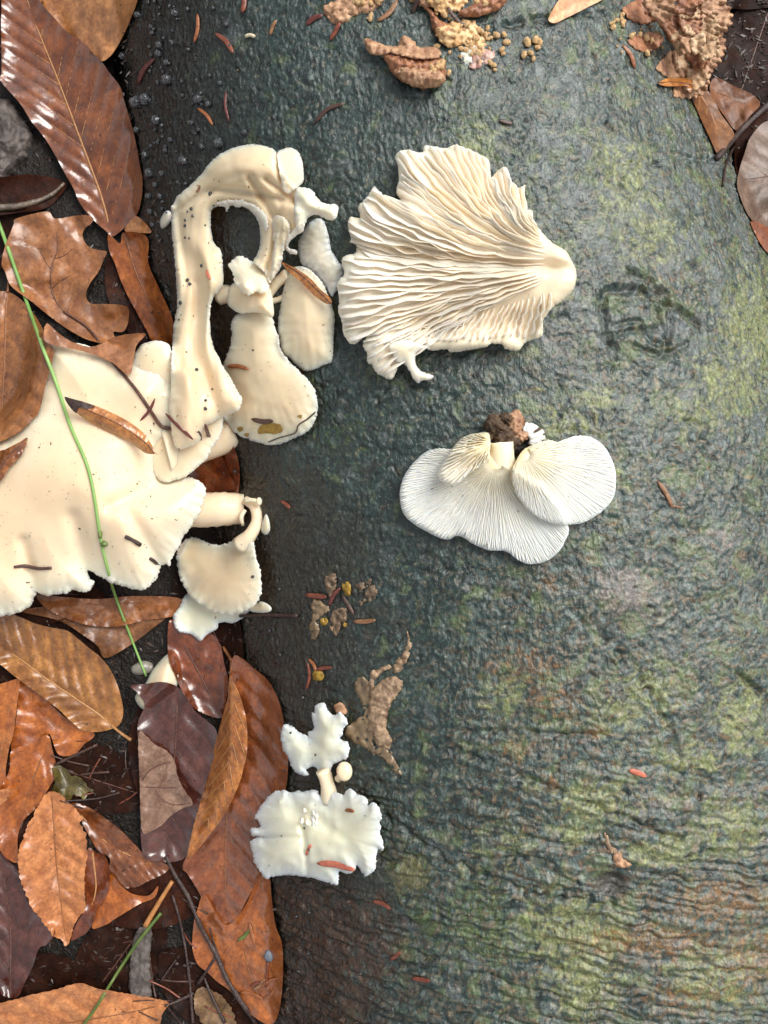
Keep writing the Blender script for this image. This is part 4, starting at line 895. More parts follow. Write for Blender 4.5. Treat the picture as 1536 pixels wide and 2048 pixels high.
# lower torn edge with short gills
for i in range(26):
    u = i/25.; s0 = np.array([1100-270*u+rng.uniform(-5, 5), 585+u*70]); e = np.array([1085-330*u, 672+18*u+rng.uniform(-3, 3)])
    p = clip_path(bez(s0, (s0+e)/2+np.array([6, -14]), e, 18), B3)
    if len(p) < 6: continue
    gill(R3, p, z3, .0026*rng.uniform(.6, 1.1), M_gill, lean=-4, wav=5, wfr=16, seed=200+i, n=12, tinty=lambda t: .6-.4*t)
hook = q7('365 1200 430 1165 500 1175 560 1195 600 1215 555 1215 520 1240 512 1290 540 1340 615 1370 600 1392 550 1398 530 1412 500 1380 480 1335 450 1290 410 1290 390 1250')
cap(R3, 'curled_edge', hook, M_gill, .002, 12, .002, 85, seed=18, step=4.5, jag=1.5, st=(.0003, 6, 10), lift=.001)

R4 = thing('mushroom_cluster', 'cluster of upturned white mushrooms with fine gills and a soil-caked base', 'mushroom', at(990, 990), None)
def q8(s): return Q(s, 3.072, 770, 790)
def gilled_cap(name, poly, cen, h, ngill, a0, a1, zl, seed, gh=.0008, q=70, start=14):
    dz = drape(poly, q, .0008); c = np.array(cen); B = spline(poly, step=3, closed=True)
    def z0(x, y):
        r = np.hypot(x-c[0], y-c[1]); return dz(x, y)+zl+h*np.exp(-(r/75)**2)
    def zs(x, y, d, al): return z0(x, y)-.002*np.exp(-d/8)
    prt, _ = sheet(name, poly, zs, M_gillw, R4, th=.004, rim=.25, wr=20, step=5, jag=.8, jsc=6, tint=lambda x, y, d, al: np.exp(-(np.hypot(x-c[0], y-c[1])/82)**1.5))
    for i in range(ngill):
        u = (i+.5)/ngill; a = math.radians(a0+(a1-a0)*u)
        dv = np.array([math.cos(a), math.sin(a)]); rr_ = np.arange(start, 400, 3.)
        bend = math.sin((u-.5)*3)*.06
        pts = c+dv*rr_[:, None]+np.array([-dv[1], dv[0]])*(bend*rr_*(rr_/200))[:, None]
        k = inside(pts[:, 0], pts[:, 1], B)
        if not k.any(): continue
        i0 = np.argmax(k); rest = ~k[i0:]; i1 = i0+(np.argmax(rest) if rest.any() else len(rest))
        p = pts[i0:i1]; m = i % 4
        cut = (0, .62, .30, .62)[m]; L_ = len(p); p = p[int(L_*cut*rng.uniform(.85, 1.1)):]
        if len(p) < 6: continue
        rstart = np.hypot(*(p[0]-c)); 
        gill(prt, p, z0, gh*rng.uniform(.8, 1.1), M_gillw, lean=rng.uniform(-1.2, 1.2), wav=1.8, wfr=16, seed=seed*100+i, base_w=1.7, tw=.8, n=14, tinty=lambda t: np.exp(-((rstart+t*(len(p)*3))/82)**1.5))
    R, C = box_of(B, 8); X = GX[R, C]; Y = GY[R, C]; m = inside(X, Y, B); Hs = H[R, C]; Hs[m] = np.maximum(Hs[m], z0(X[m], Y[m])+gh*.8); H[R, C] = Hs
    return z0
zA = gilled_cap('broad_cap', q8('600 330 500 330 400 332 330 330 260 345 200 390 140 460 105 530 90 620 110 720 160 780 240 830 340 880 400 885 440 865 490 880 530 910 600 940 640 955 740 960 800 1000 850 1030 900 1040 980 1025 1050 980 1100 910 1125 800 1000 600 800 450 700 400'), (992, 925), .007, 168, 28, 208, .004, 4)
gilled_cap('small_cap', q8('640 240 560 235 480 260 420 320 370 400 330 470 340 520 400 555 460 535 520 480 600 430 640 370'), (985, 884), .003, 34, 105, 215, .003, 6, gh=.002, start=12)
gilled_cap('round_cap', q8('780 480 800 420 860 330 1000 280 1060 290 1110 270 1200 250 1280 265 1350 320 1400 410 1420 500 1410 610 1370 680 1300 740 1200 790 1080 795 980 770 900 720 830 640 790 560'), (1046, 908), .005, 150, -62, 118, .003, 5)
stem(R4, [(1002, 885), (1003, 910), (1000, 935), (997, 958)], [24, 24, 36, 48], M_gillw, name='stem', zs=[float(hz(1002, 930))-.0045, float(hz(1002, 930))-.0048, float(hz(1000, 940))-.0075, float(hz(1000, 958))-.0112])
for i in range(26):
    a = math.radians(-100+i*5.2); c = np.array([1052, 880]); dv = np.array([math.cos(a), math.sin(a)]); L_ = rng.uniform(22, 40)
    if L_*dv[0]+c[0] > 1103: continue
    p = c+dv*np.linspace(6, L_, 8)[:, None]
    zt = float(hz(1035, 888))+.003
    gill(R4, p, lambda x, y: zt+0*x-.002*np.hypot(x-1052, y-880)/40, .003, M_gillw, lean=rng.uniform(-2, 2), wav=2, seed=600+i, n=8, base_w=4.5, tw=2.6, tinty=lambda t: .25*(1-t), name='tooth')
Vs, Fs = [], []
zt = float(hz(1005, 880))
cl = thing('soil_clump', 'brown clump of soil and rotten wood stuck to the white cluster base', 'soil', P(1010, 870, zt))
for k, (x, y, rx, ry_, rz_, m_) in enumerate([(990, 850, 19, 20, 20, M_clump), (1005, 868, 22, 18, 20, M_clump), (1022, 885, 20, 16, 16, M_clump), (1030, 845, 18, 22, 13, M_brk), (1040, 872, 16, 12, 13, M_brk), (1028, 899, 19, 10, 10, M_soil), (1002, 882, 17, 12, 12, M_clump), (1012, 893, 12, 8, 9, M_brk2), (978, 872, 10, 12, 11, M_clump), (1012, 838, 14, 12, 12, M_clump)]):
    Vb, Fb = blob(40+k, 20, 14, .32, 3.2); Vb = Vb*(1+.12*perlin(Vb[:, 0]*9+k, Vb[:, 1]*9+Vb[:, 2]*7, k))[:, None]
    mesh('clod', Vb*np.array([rx, ry_, rz_])*S+P(x, y, zt+.0045), Fb, m_, cl)
mesh('root_fibre', *tube(P(np.array([1040., 1058, 1072, 1083]), np.array([870., 866, 862, 857]), zt+np.array([.005, .005, .005, .005])), np.array([5, 4, 3, 1.5])*S, 7), M_clump, cl)

# --- two white caps low on the log
R6 = thing('mushroom_cluster', 'pair of ragged white mushroom caps on a short stem low on the log', 'mushroom', at(640, 1600), None)
def q9(s): return Q(s, 4.267, 470, 1370)
stem(R6, [(645, 1540), (653, 1560), (660, 1600)], [16, 15, 20], M_cream, zs=[float(hz(650, 1560))+.007, float(hz(650, 1560))+.006, float(hz(650, 1580))+.003])
up6 = q9('390 440 410 350 440 335 500 360 560 410 610 430 630 450 620 400 670 385 660 300 655 230 680 240 680 190 710 160 770 155 780 200 830 250 870 250 890 230 930 260 965 320 930 370 915 420 895 460 965 490 975 560 960 620 900 650 840 680 820 720 770 740 720 730 680 700 650 700 610 725 630 770 570 770 520 745 480 690 450 610 410 560 400 500')
cap(R6, 'upper_cap', up6, M_white, .005, 24, .002, 75, seed=21, step=4, jag=1.9, jsc=3.2, rad=(640, 1525, 50, .00012, 30, 90), st=(.0004, 6, 14), lift=.003, bumps=[(625, 1500, 30, 30, -.002), (590, 1495, 25, 25, .001)], dirt=3)
lo6 = q9('165 1130 210 1050 260 980 300 935 360 905 430 900 470 915 530 905 570 910 640 895 700 900 720 945 760 955 800 930 860 920 920 940 960 895 990 890 1050 935 1100 950 1135 985 1130 1030 1170 1000 1210 1020 1240 1080 1250 1140 1230 1190 1250 1210 1235 1250 1265 1350 1260 1410 1215 1400 1205 1480 1190 1580 1110 1635 1080 1590 1040 1540 1015 1590 950 1610 890 1600 880 1700 840 1705 740 1670 620 1640 480 1625 340 1630 270 1655 220 1600 165 1520 150 1430 130 1340 200 1300 250 1295 150 1290 140 1225 215 1215 200 1160')
cap(R6, 'lower_cap', lo6, M_white, .008, 42, .003, 75, seed=22, step=4, jag=1.9, jsc=3, rad=(635, 1655, 70, .00014, 50, 120), st=(.0003, 8, 16), lift=.003, bumps=[(665, 1650, 60, 40, -.006), (560, 1700, 50, 40, .003), (600, 1625, 26, 22, -.002)], cr=[([(612, 1770), (614, 1735), (612, 1715)], .002, 5), ([(505, 1673), (530, 1673)], .002, 4)], dirt=8)
zz = float(hz(618, 1627))
for k in range(16):
    x, y = 618+rng.uniform(-18, 18), 1622+rng.uniform(-20, 26)
    Vb, Fb = blob(60+k, 10, 7, .3, 3); mesh('tooth', Vb*np.array([rng.uniform(3, 6), rng.uniform(5, 10), rng.uniform(6, 12)])*S+P(x, y, zz+.0012), Fb, M_torn, R6, col=np.zeros((len(Vb), 3)))
Vb, Fb = blob(77, 20, 14, .03); zbtn = float(hz(689, 1543))
stem(R6, [(676, 1558), (683, 1550), (688, 1545)], [8, 8, 8], M_cream, zs=[zbtn+.001, zbtn+.003, zbtn+.005], name='button_stem')
mesh('button_cap', Vb*np.array([17, 21, 11])*S+P(689, 1543, zbtn+.0065), Fb, M_cream, R6, col=np.full((len(Vb), 3), .75))

# --- rotten remains on the bark
def scrap(root, name, poly, mat, h=.0015, seed=1, jag=2.5, step=4.5, lift=0., th=.0015):
    dz = drape(poly, 70, .0003)
    return sheet(name, poly, lambda x, y, d, al: dz(x, y)+lift+h*.7*(1-np.exp(-d/7))+.0022*fbm(x/9, y/11, seed, 3)-.0012*np.abs(perlin(x/7, y/12, seed+3)), mat, root, th=th, rim=.3, wr=8, step=step, jag=jag, jsc=6, seed=seed)
rt = thing('rotten_mushroom', 'ragged tan remains of a rotten mushroom beside the paired white caps', 'rotten mushroom', at(755, 1440))
M_slime = plain_mat('rotten_translucent', (.11, .075, .045), (.33, .23, .13), .22, 120, .0006)
scrap(rt, 'limp_skin', Q('700 1480 690 1462 712 1440 730 1425 712 1385 712 1360 730 1355 745 1390 742 1440 748 1508 735 1500'), M_slime, .0006, 2, 1.8)
scrap(rt, 'limp_skin', Q('735 1500 765 1515 785 1540 803 1548 790 1520 780 1500 760 1490'), M_slime, .0006, 3, 1.8)
scrap(rt, 'flesh', Q('740 1386 750 1371 781 1353 807 1363 797 1386 781 1412 773 1446 776 1465 783 1480 776 1500 755 1490 740 1470 735 1440 738 1410'), M_old, .004, 4, 3)
scrap(rt, 'fold', Q('740 1350 752 1338 775 1330 785 1336 765 1345 750 1360 748 1376 738 1380'), M_old, .0025, 5, 1.5, 4)
scrap(rt, 'tip', Q('786 1344 790 1325 805 1305 815 1285 814 1262 822 1285 820 1310 808 1330 800 1345'), M_old, .002, 6, 2, 4)
scrap(rt, 'tatter', Q('668 1412 680 1405 690 1412 694 1425 682 1430 672 1424'), M_brk, .001, 7, 1.5, 4)
M_old2 = plain_mat('shrivelled_fungus', (.05, .03, .02), (.34, .23, .14), .3, 330, .0014)
rt2 = thing('rotten_mushroom', 'shrivelled brown fungus scraps with yellow bits under crossed needles', 'rotten mushroom', at(680, 1210))
for k, (po, m_) in enumerate([('650 1155 662 1147 672 1150 670 1180 660 1195 652 1180', M_old), ('625 1200 645 1205 660 1220 640 1235 638 1262 628 1282 618 1260 625 1230', M_slime), ('712 1168 730 1165 742 1158 740 1168 722 1182 716 1180', M_old), ('735 1175 748 1170 754 1185 748 1200 738 1202 728 1205 722 1212 716 1205 728 1195', M_old), ('665 1222 680 1216 695 1222 692 1240 682 1250 676 1268 668 1268 664 1250 662 1238', M_old), ('660 1250 668 1256 664 1264 660 1258', M_old)]):
    scrap(rt2, 'tatter', Q(po), M_old2 if m_ is M_old else m_, .001, 10+k, 2.6, 3.5)
for po in ('684 1168 694 1163 702 1172 700 1190 692 1192 686 1182', '640 1240 652 1236 656 1246 644 1252', '688 1245 694 1248 692 1254 686 1252'): scrap(rt2, 'yellow_bit', Q(po), M_yel, .001, 20, 1.0, 3.5)
ys_ = thing('slime_patch', 'small yellow slime lump among short needles left of the tan remains', 'slime', at(635, 1353)); scrap(ys_, 'lump', Q('624 1345 635 1340 647 1346 646 1358 634 1363 626 1357'), M_yel, .0015, 21, 1.5, 3.5)
ol = thing('rotten_mushroom', 'small rotten stub above the knot hole in the bark', 'rotten mushroom', at(1240, 1715))
scrap(ol, 'stalk', Q('1208 1665 1216 1672 1222 1690 1236 1702 1230 1712 1218 1700 1210 1685'), M_old, .002, 22, 1.2, 4); scrap(ol, 'foot', Q('1226 1712 1240 1705 1252 1722 1264 1730 1250 1736 1232 1732'), M_brk, .002, 23, 1, 4)

# --- brackets and yellow bead crust at the top
def fan_poly(cx, cy, r0, r1, a0, a1, n=9):
    t = np.linspace(0, 1, n*4); a = np.radians(a0+(a1-a0)*t); r = r1*(1+.07*np.abs(np.sin(np.pi*t*n))-.05+.05*np.sin(t*5+cx))*(.86+.14*np.sin(np.pi*t))
    o = [(cx+math.cos(x)*y, cy+math.sin(x)*y) for x, y in zip(a, r)]
    i = [(cx+math.cos(x)*r0, cy+math.sin(x)*r0) for x in np.radians(np.linspace(a1, a0, 5))]
    return o+i
def fan_plate(root, cx, cy, r1, a0, a1, mat, lift, tilt, n=9, r0=8, seed=1, name='lobe'):
    po = fan_poly(cx, cy, r0, r1, a0, a1, n); zc_ = float(hz(cx, cy))+lift
    def zf(x, y, d, al):
        r = np.hypot(x-cx, y-cy); a = np.degrees(np.arctan2(y-cy, x-cx)); u = ((a-a0) % 360)/(a1-a0)
        return np.maximum(zc_+tilt*r*S+.0020*np.abs(np.sin(np.pi*u*n+.8*perlin(r/12, u*n, seed)))*np.clip(r/r1, 0, 1)+.0022*fbm(x/13, y/13, seed, 3)+.004*perlin(u*2.3, r/80, seed+2)*np.clip(r/r1, 0, 1)**2, hz(x, y)+.0005)
    return sheet(name, po, zf, mat, root, th=.0025, rim=.4, wr=14, step=4.5, jag=1.2, jsc=6, seed=seed)
B1 = thing('bracket_fungus', 'frilly tan bracket fungus with overlapping lobes at the log edge', 'bracket fungus', at(1350, 60))
for k, (cx, cy, r1, a0, a1, li, ti, m_) in enumerate([(1345, 118, 90, 20, 88, .001, -.35, M_brk), (1340, 80, 115, -10, 48, .004, -.25, M_brk), (1345, 95, 62, 50, 130, .006, -.3, M_brk), (1330, 30, 130, -30, 24, .007, -.15, M_brk), (1330, 5, 130, -70, -8, .009, -.1, M_brk), (1310, 30, 70, -20, 60, .011, -.1, M_brk2), (1290, -10, 60, 60, 150, .004, -.1, M_brk2), (1290, 60, 45, 20, 150, .003, -.1, M_brk2), (1280, 0, 70, -40, 50, .013, 0, M_brk)]):
    fan_plate(B1, cx, cy, r1, a0, a1, m_, li, ti, 8 if r1 > 80 else 6, seed=30+k)
meB = bpy.data.meshes.new('bead'); Vb, Fb = blob(5, 9, 6, .4); meB.from_pydata(Vb.tolist(), [], Fb); meB.materials.append(M_bead); meB.polygons.foreach_set('use_smooth', np.ones(len(meB.polygons), bool))
def beads(root, n, cx, cy, rx, ry_, r=(3, 7), seed=0, sq=1.):
    rg = np.random.RandomState(seed)
    for k in range(n):
        x, y = cx+rg.normal()*rx*.5, cy+rg.normal()*ry_*.5; s_ = rg.uniform(*r)*S*rg.choice([.6, .8, 1, 1.1])
        instance(meB, 'bead', at(x, y, s_*.35), (s_, s_*rg.uniform(.8, 1.2), s_*.8), rg.uniform(0, 6), root)
M_brk3 = plain_mat('bracket_pale', (.40, .22, .11), (.74, .54, .34), .45, 300, .0012)
rg5 = np.random.RandomState(12)
for k in range(16):
    cx, cy = rg5.uniform(1335, 1405), rg5.uniform(-5, 135); aa = math.degrees(math.atan2(cy-40, 70))+rg5.uniform(-25, 25)
    fan_plate(B1, cx, cy, rg5.uniform(34, 58), aa-rg5.uniform(30, 55), aa+rg5.uniform(30, 55), [M_brk, M_brk3, M_brk2][k % 3 if k % 4 else 1], rg5.uniform(.001, .004), rg5.uniform(-.25, .25), rg5.randint(4, 8), 5, 60+k)
beads(B1, 22, 1290, 70, 50, 40, (3, 8), 2); beads(B1, 8, 1236, 42, 14, 12, (4, 8), 3)
B2 = thing('bracket_fungus', 'shaggy red-brown bracket with pale upturned rim on the upper log', 'bracket fungus', at(825, 125))
scrap(B2, 'lower_lobe', Q('769 107 800 105 840 112 875 113 892 125 890 156 883 169 850 176 828 172 795 155 775 130'), M_brk2, .008, 31, 2.5, 4, .003, .004)
scrap(B2, 'fringe', Q('790 140 820 135 860 140 888 150 884 168 850 175 825 170 800 155'), M_brk, .003, 32, 2.5, 4, .0, .003)
scrap(B2, 'rim_plate', Q('727 78 747 81 773 91 795 91 802 75 812 72 831 85 835 94 870 94 882 107 870 116 828 116 782 105 769 109 740 106'), M_brk, .0035, 33, 1.5, 4, .003, .002)
beads(B2, 8, 880, 130, 22, 14, (4, 7), 4)
B3_ = thing('bracket_fungus', 'thin orange-edged bracket shelves with yellow bead crust at the top of the log', 'bracket fungus', at(930, 40))
scrap(B3_, 'shelf', Q('847 13 860 29 864 55 880 78 893 76 922 60 913 52 883 42 870 30 860 15'), M_brk2, .004, 34, 1.5, 4, .002, .003)
scrap(B3_, 'shelf', Q('918 23 939 13 975 -15 1014 -15 1005 13 958 31 922 31'), M_brk2, .005, 35, 1.2, 4, .003, .003)
scrap(B3_, 'shelf', Q('815 -20 850 -30 890 -15 900 5 870 12 840 10'), M_brk, .004, 36, 1.5, 4, .002, .003)
scrap(B3_, 'crust', Q('872 60 900 48 940 40 962 60 972 85 968 110 950 105 925 90 900 95 880 82'), M_bead, .0012, 41, 3, 4)
scrap(B3_, 'crust', Q('850 -20 900 -25 940 -20 930 10 900 28 870 20'), M_bead, .0012, 42, 3, 4)
beads(B3_, 34, 935, 80, 70, 40, (3, 7), 5); beads(B3_, 14, 900, 15, 70, 40, (3, 7), 6); beads(B3_, 10, 945, 105, 30, 20, (4, 8), 9)
wp = thing('fungus_crust', 'white and reddish crust patch below the bead crust', 'fungus', at(960, 112)); scrap(wp, 'white_skin', Q('920 105 935 92 955 95 960 110 945 125 930 130'), M_torn, .0008, 37, 2, 4); scrap(wp, 'red_skin', Q('938 130 955 100 985 100 990 112 975 128 950 138'), plain_mat('pink_crust', (.3, .12, .08), (.62, .45, .38), .3, 300), .001, 38, 1.5, 4)
for k, pts in enumerate([[(993, 70, 7), (1008, 70, 6)], [(1055, 85, 9), (1070, 80, 8), (1080, 85, 7), (1075, 95, 6), (1048, 110, 7), (1062, 106, 6), (1067, 118, 5)], [(1006, 107, 5)], [(980, 125, 6), (987, 130, 6), (990, 140, 4)]]):
    r_ = thing('bead_fungus', ['two yellow fungus beads right of the bead crust', 'cluster of seven yellow fungus beads alone on the bark', 'single small yellow fungus bead on the bark', 'three yellow beads beside the white and reddish crust'][k], 'fungus', at(pts[0][0], pts[0][1]))
    for x, y, s_ in pts: instance(meB, 'bead', at(x, y, s_*S*.4), (s_*S, s_*S, s_*S*.8), x, r_)
B4 = thing('bracket_fungus', 'low tan and pink crust fungus under stray needles at the top of the log', 'bracket fungus', at(675, 20))
scrap(B4, 'crust', Q('645 18 660 5 700 -15 760 -15 765 5 740 25 710 30 690 45 665 45'), M_brk, .002, 39, 2.5, 4.5); beads(B4, 12, 715, 5, 50, 22, (4, 8), 7)
beads(B4, 5, 735, 32, 14, 8, (4, 6), 8)

# --- black fungus warts on the log's dark flank (parts of the log)
WM = []
for k in range(3):
    me = bpy.data.meshes.new('wart'); Vb, Fb = blob(100+k, 14, 9, .16, 2.6); me.from_pydata(Vb.tolist(), [], Fb); me.materials.append(M_wart); me.polygons.foreach_set('use_smooth', np.ones(len(me.polygons), bool)); WM.append(me)
wl = [(349, 26, 9), (302, 54, 6), (304, 66, 6), (318, 90, 9), (317, 107, 9), (333, 125, 8), (333, 160, 14), (291, 199, 14), (272, 205, 15), (395, 199, 12), (416, 208, 8), (312, 241, 12), (440, 166, 6), (488, 265, 7), (437, 287, 13), (403, 293, 8), (364, 321, 10), (273, 260, 8), (419, 151, 5), (401, 187, 5), (397, 259, 5), (426, 16, 5), (452, 49, 6), (298, 347, 12), (323, 347, 7), (297, 393, 9), (320, 393, 8), (300, 423, 9), (368, 323, 9), (275, 30, 9), (245, 112, 10), (290, 310, 9), (310, 370, 7), (305, 450, 7), (383, 245, 6), (340, 280, 7), (330, 300, 6)]
for k in range(90):
    y = rng.uniform(-20, 480); wl.append((np.interp(y, [0, 480], [285, 312])+abs(rng.normal())*55, y, rng.uniform(2, 5)))
for k in range(34):
    y = rng.uniform(500, 1950); wl.append((np.interp(y, [500, 700, 1100, 1300, 1700, 2050], [330, 350, 495, 515, 572, 600])+abs(rng.normal())*30, y, rng.uniform(2, 4.5)))
for k, (x, y, r_) in enumerate(wl):
    instance(WM[k % 3], 'wart', at(x, y, r_*S*.25), (r_*S, r_*S*rng.uniform(.85, 1.15), r_*S*.85), rng.uniform(0, 6), log)

# --- needles, seeds, twigs, grass
N = needle
N('dark red needle near the top edge above the curled double needle', 395, 28, 388, 85, 4)
N('rusty curled double needle on the dark upper bark', 430, 66, 466, 106, 5.5, None, -.1)
N('orange-brown needle among the black warts', 308, 118, 275, 170, 5.5)
N('short orange-tipped needle between the black warts and the arching mushroom', 395, 216, 425, 250, 4)
N('thin upright striped needle above the arching mushroom', 452, 182, 458, 242, 3.2)
N('red-brown needle cut off by the top edge right of the double needle', 488, -8, 484, 25, 5)
N('short red needle left of the tan crust fungus', 553, 40, 541, 70, 3.6)
N('dark curved needle alone on the bark below the shaggy bracket', 690, 206, 628, 247, 4, M_needled, .12)
N('tiny dark red needle scrap above the large gilled mushroom', 998, 241, 1026, 248, 4.5, M_needled)
N('red needle sticking left out of the pink crust fungus', 612, 50, 645, 30, 5); N('red needle hanging below the pink crust fungus', 660, 80, 680, 44, 4.5)
N('brown needle leaning on the bead crust', 755, 42, 795, 0, 6); N('purple-red needle between crust fungus and thin shelves', 824, 28, 840, -8, 4.5, M_needled); N('dark needle crossing the thin bracket shelf', 893, 10, 936, 56, 3.4, M_needled, .08)
N('slim red needle beside the oak stalk on the cream cap', 280, 842, 310, 797, 3); N('long red needle touching the end of the oak stalk', 331, 827, 386, 879, 4.2)
N('red needle hanging off the frilled cap edge', 410, 848, 432, 897, 4.5); N('short dark needle scrap on the arching band foot', 397, 862, 402, 881, 3, M_needled)
N('short red needle in the middle of the spoon-shaped cap', 454, 733, 497, 739, 5); N('purple needle beside the yellow smear', 503, 838, 546, 842, 5, M_needled)
N('tiny red needle tip on the arching band', 413, 540, 421, 559, 4, M_needler); N('tiny purple needle in the fold of the arch', 392, 385, 400, 370, 3)
N('bright orange-red plump needle on the lower white cap', 634, 1727, 709, 1740, 7.5, M_needler); N('small orange-red needle tip on the lower white cap', 613, 1711, 622, 1689, 4, M_needler); N('rusty crumb on the right side of the lower white cap', 690, 1621, 708, 1623, 4)
N('dark red needle with tail right of the fine-gilled cluster', 1315, 962, 1345, 1014, 5); N('thin tail needle touching the dark red needle', 1340, 1013, 1366, 1017, 2)
N('pale pink needle on the wrinkled bark', 1258, 1540, 1293, 1553, 6, M_needler); N('reddish needle on dark bark right of the tiny stems', 562, 1002, 580, 1016, 4)
N('striped brown needle left of the shrivelled scraps', 610, 1190, 653, 1194, 5.5); N('glossy red needle over the shrivelled scraps', 658, 1212, 680, 1176, 4.5); N('black needle over the shrivelled scraps', 684, 1190, 708, 1230, 4.5, M_needled); N('rusty needle right of the shrivelled scraps', 706, 1243, 751, 1240, 5)
N('upright red needle below the yellow lump', 612, 1380, 615, 1325, 3.6); N('short red needle touching the yellow lump', 632, 1340, 664, 1335, 4.5); N('slanting red needle above the yellow lump', 617, 1318, 632, 1342, 3.5)
N('small orange needle low on the red-brown bark', 780, 1920, 801, 1904, 5); N('orange needle with yellow end low on the bark', 823, 1957, 861, 1962, 5); N('brown needle under the lower white cap', 745, 1803, 781, 1818, 5)
N('short red needle on the pale thick stem', 455, 989, 475, 991, 4); N('red and green needle left of the frilly bracket', 1245, 90, 1270, 137, 5); N('thin red needle below the frilly bracket', 1322, 118, 1334, 152, 3)
NL = 'loose brown needle in the little heap on the orange wet leaf'
for a_ in ((478, 1985, 526, 1998), (525, 1998, 548, 1982), (505, 1980, 530, 1958), (520, 1975, 556, 1956), (498, 1845, 510, 1890), (500, 1972, 540, 1966)): N(NL, *a_, r=4, group='needles heaped on the orange wet leaf')
bs = thing('stalked_seed', 'blue-grey round seed on a thin stalk on the orange leaf', 'seed', at(538, 1912)); Vb, Fb = blob(8, 12, 9, .08)
zb_ = float(hz(538, 1912)); mesh('seed', Vb*np.array([11, 14, 8])*S+P(538, 1912, zb_+.001), Fb, M_blue, bs); s_ = spline([(536, 1922), (534, 1945), (532, 1974)], n=8); mesh('stalk', *tube(P(s_[:, 0], s_[:, 1], hz(s_[:, 0], s_[:, 1])+.0006), 3*S, 6), M_needle, bs)
N('short olive stick on the orange wet leaf', 475, 1882, 504, 1855, 5, M_olive, group=None)
stick('seed', 'tiny cream seed on the dark upper bark', 'seed', [(491, 73), (500, 70), (509, 73)], 5, M_pale, taper=(.8, .7), step=4)
bract('narrow orange bud scale lying across the peach cap', Q('563 524 575 529 597 540 622 558 640 578 660 595 663 606 655 608 640 600 622 585 600 562 578 545'), [(563, 525), (600, 548), (640, 585), (661, 606)], BRC, 3, .0025)
bract('hooked orange bud scale below the frilly bracket', Q('1317 166 1335 156 1360 156 1382 160 1386 172 1382 184 1375 180 1374 172 1350 172 1330 172'), [(1318, 166), (1350, 164), (1384, 170)], BRC, 4, .002)
stick('twig', 'long dark twig running from the purple leaf over the orange wet leaf', 'twig', [(332, 1712), (350, 1750), (376, 1792), (400, 1850), (430, 1905), (455, 1960), (480, 2000), (512, 2046)], 6.5, M_twig, knots=5)
stick('twig', 'side twig forking off the long dark twig', 'twig', [(432, 1912), (418, 1935), (394, 1970)], 4.5, M_twig, knots=6)
stick('twig', 'straight black twig beside the grey bark strip', 'twig', [(345, 1790), (362, 1850), (377, 1940), (386, 2046)], 4.5, M_twig, knots=7)
stick('twig', 'purple-brown twig end touching the peach-orange leaf', 'twig', [(330, 2012), (355, 2002), (388, 1986)], 4.5, M_twig, knots=8)
stick('twig', 'dark twig leaning under the mottled leaf scrap', 'twig', [(408, 1955), (425, 1995), (450, 2046)], 4.2, M_twig, knots=9)
stick('twig', 'pale brown twig beside the yellow-green leaf scrap', 'twig', [(109, 1530), (150, 1510), (195, 1489)], 4.5, M_needled, knots=10)
stick('twig', 'short thin twig in the black soil gap', 'twig', [(156, 1551), (188, 1546), (219, 1544)], 3.2, M_needled, knots=11)
stick('twig', 'crooked thin twig from the yellow-green scrap to the purple leaf', 'twig', [(130, 1602), (165, 1600), (200, 1596), (240, 1585)], 2.6, M_twig)
for k in range(18):
    x, y = (rng.uniform(295, 440), rng.uniform(1810, 2040)) if k < 11 else (rng.uniform(120, 265), rng.uniform(1500, 1640)); a_ = rng.uniform(0, 3.14); l_ = rng.uniform(18, 46)
    stick('twig', 'thin dark twig scrap in the black gaps between the dead leaves', 'twig', [(x-math.cos(a_)*l_, y-math.sin(a_)*l_), (x+rng.uniform(-4, 4), y+rng.uniform(-4, 4)), (x+math.cos(a_)*l_, y+math.sin(a_)*l_)], rng.uniform(1.6, 3.2), [M_twig, M_needled, M_needle][k % 3], group='thin twig scraps in the soil gaps', sides=5, knots=20+k)
stick('stick', 'orange bare stick above the grey bark strip', 'stick', [(345, 1762), (318, 1805), (290, 1853)], 7, M_stickO, taper=(.75, 1))
stick('twig', 'black flat twig joining the small fan mushroom to the log', 'twig', [(480, 1232), (530, 1230), (595, 1232)], 5, M_twig)
stick('twig', 'small brown debris twig on the cream cap edge', 'twig', [(28, 1134), (50, 1132), (75, 1137), (102, 1136)], 4.5, M_needled, knots=12, step=5); stick('twig', 'dark debris crumb beside the grass stem on the cream cap', 'twig', [(250, 1073), (265, 1080), (281, 1090)], 5, M_twig, knots=13, step=5); stick('twig', 'dark debris crumb at the cream cap lower right lobe', 'twig', [(300, 1117), (310, 1124), (319, 1134)], 4.5, M_twig, step=5)
stick('stalk', 'grey thread-like stalk stuck to the spoon-shaped cap edge', 'stalk', [(537, 884), (560, 875), (590, 866), (597, 850), (615, 838), (635, 820)], 1.8, M_wood, step=5)
stick('grass_stem', 'bright green grass stem arching over the cream cap', 'grass', [(-20, 400), (10, 480), (45, 580), (80, 680), (112, 765), (140, 850), (172, 925), (187, 985), (198, 1060), (208, 1110), (230, 1190), (258, 1265), (292, 1352)], 4.2, M_green, taper=(1.15, .7))
gs = [o for o in bpy.data.objects if o.name == 'grass_stem'][0]
for x, y, rx, ry_ in ((200, 1068, 5, 10), (208, 1088, 9, 6)):
    Vb, Fb = blob(9, 9, 6, .2); mesh('node', Vb*np.array([rx, ry_, 5])*S+at(x, y, .001), Fb, M_olive, gs)
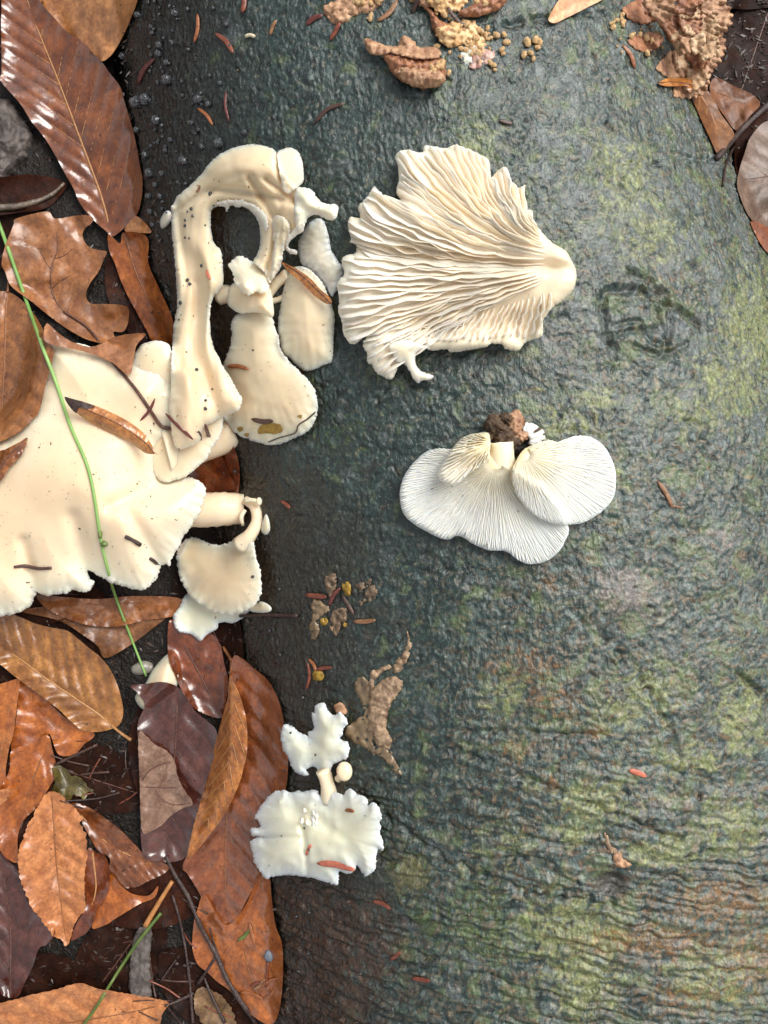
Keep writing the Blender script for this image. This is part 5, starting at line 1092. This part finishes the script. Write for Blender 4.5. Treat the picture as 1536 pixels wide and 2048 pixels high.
stick('grass_stem', 'olive grass stem crossing the peach-orange leaf', 'grass', [(160, 2060), (195, 2010), (235, 1945), (275, 1885), (322, 1826)], 4.5, M_olive)
# pale flecks and grit on the bark
Vd, Fd = [], []
for k in range(240):
    x, y = rng.uniform(380, 1536), rng.uniform(0, 2048)
    if x < np.interp(y, [0, 700, 1100, 2048], [300, 700, 620, 640]): continue
    p = at(x, y, .0001); L_ = rng.uniform(.0002, .0007); a_ = rng.uniform(0, 6.3); u = np.array([math.cos(a_), math.sin(a_), 0])*L_; v = np.array([-math.sin(a_), math.cos(a_), 0])*L_*rng.uniform(.4, .8); n0 = len(Vd); h_ = np.array([0, 0, .0006])
    Vd += [p-u-h_, p-v-h_, p+u-h_, p+v-h_, p+h_*.5]; Fd += [(n0, n0+1, n0+4), (n0+1, n0+2, n0+4), (n0+2, n0+3, n0+4), (n0+3, n0, n0+4), (n0+3, n0+2, n0+1, n0)]
setp(mesh('bark_grit', Vd, Fd, plain_mat('grit', (.1, .06, .04), (.5, .4, .3), .4, 90), smooth=False), 'fine pale grit scattered over the wet bark', 'grit', None, 'stuff')
# --- the litter goes on beyond the picture: copies of the dead leaves on the soil to both sides
src = [o for o in bpy.data.objects if o.parent is None and o.name.startswith('dead_leaf') and any(c.name.startswith('blade') for c in o.children)]
src = [o for o in src if o.location.z < -.06 and -.16 < o.location.x < -.03 and abs(o.location.y) < .2]
rg9 = np.random.RandomState(4)
for k in range(64):
    s0 = src[k % len(src)]
    y = rg9.uniform(-.36, .36); x = rg9.uniform(-.50, -.215) if k < 34 else float(smoothk(np.array([y]), CK)[0]+smoothk(np.array([y]), RK)[0])+rg9.uniform(.05, .32)
    r = s0.copy(); COL.objects.link(r); r.location = (x, y, GROUND+.003+.0004*(k % 34)); r.rotation_euler = (rg9.uniform(-.1, .1), rg9.uniform(-.1, .1), rg9.uniform(0, 6.28))
    r['label'] = 'dead leaf lying on the open soil away from the log and mushrooms'; r['group'] = 'dead leaves scattered on the open soil'
    for ch in s0.children:
        if ch.name.split('.')[0] not in ('blade', 'midrib'): continue
        c = ch.copy(); COL.objects.link(c); c.parent = r
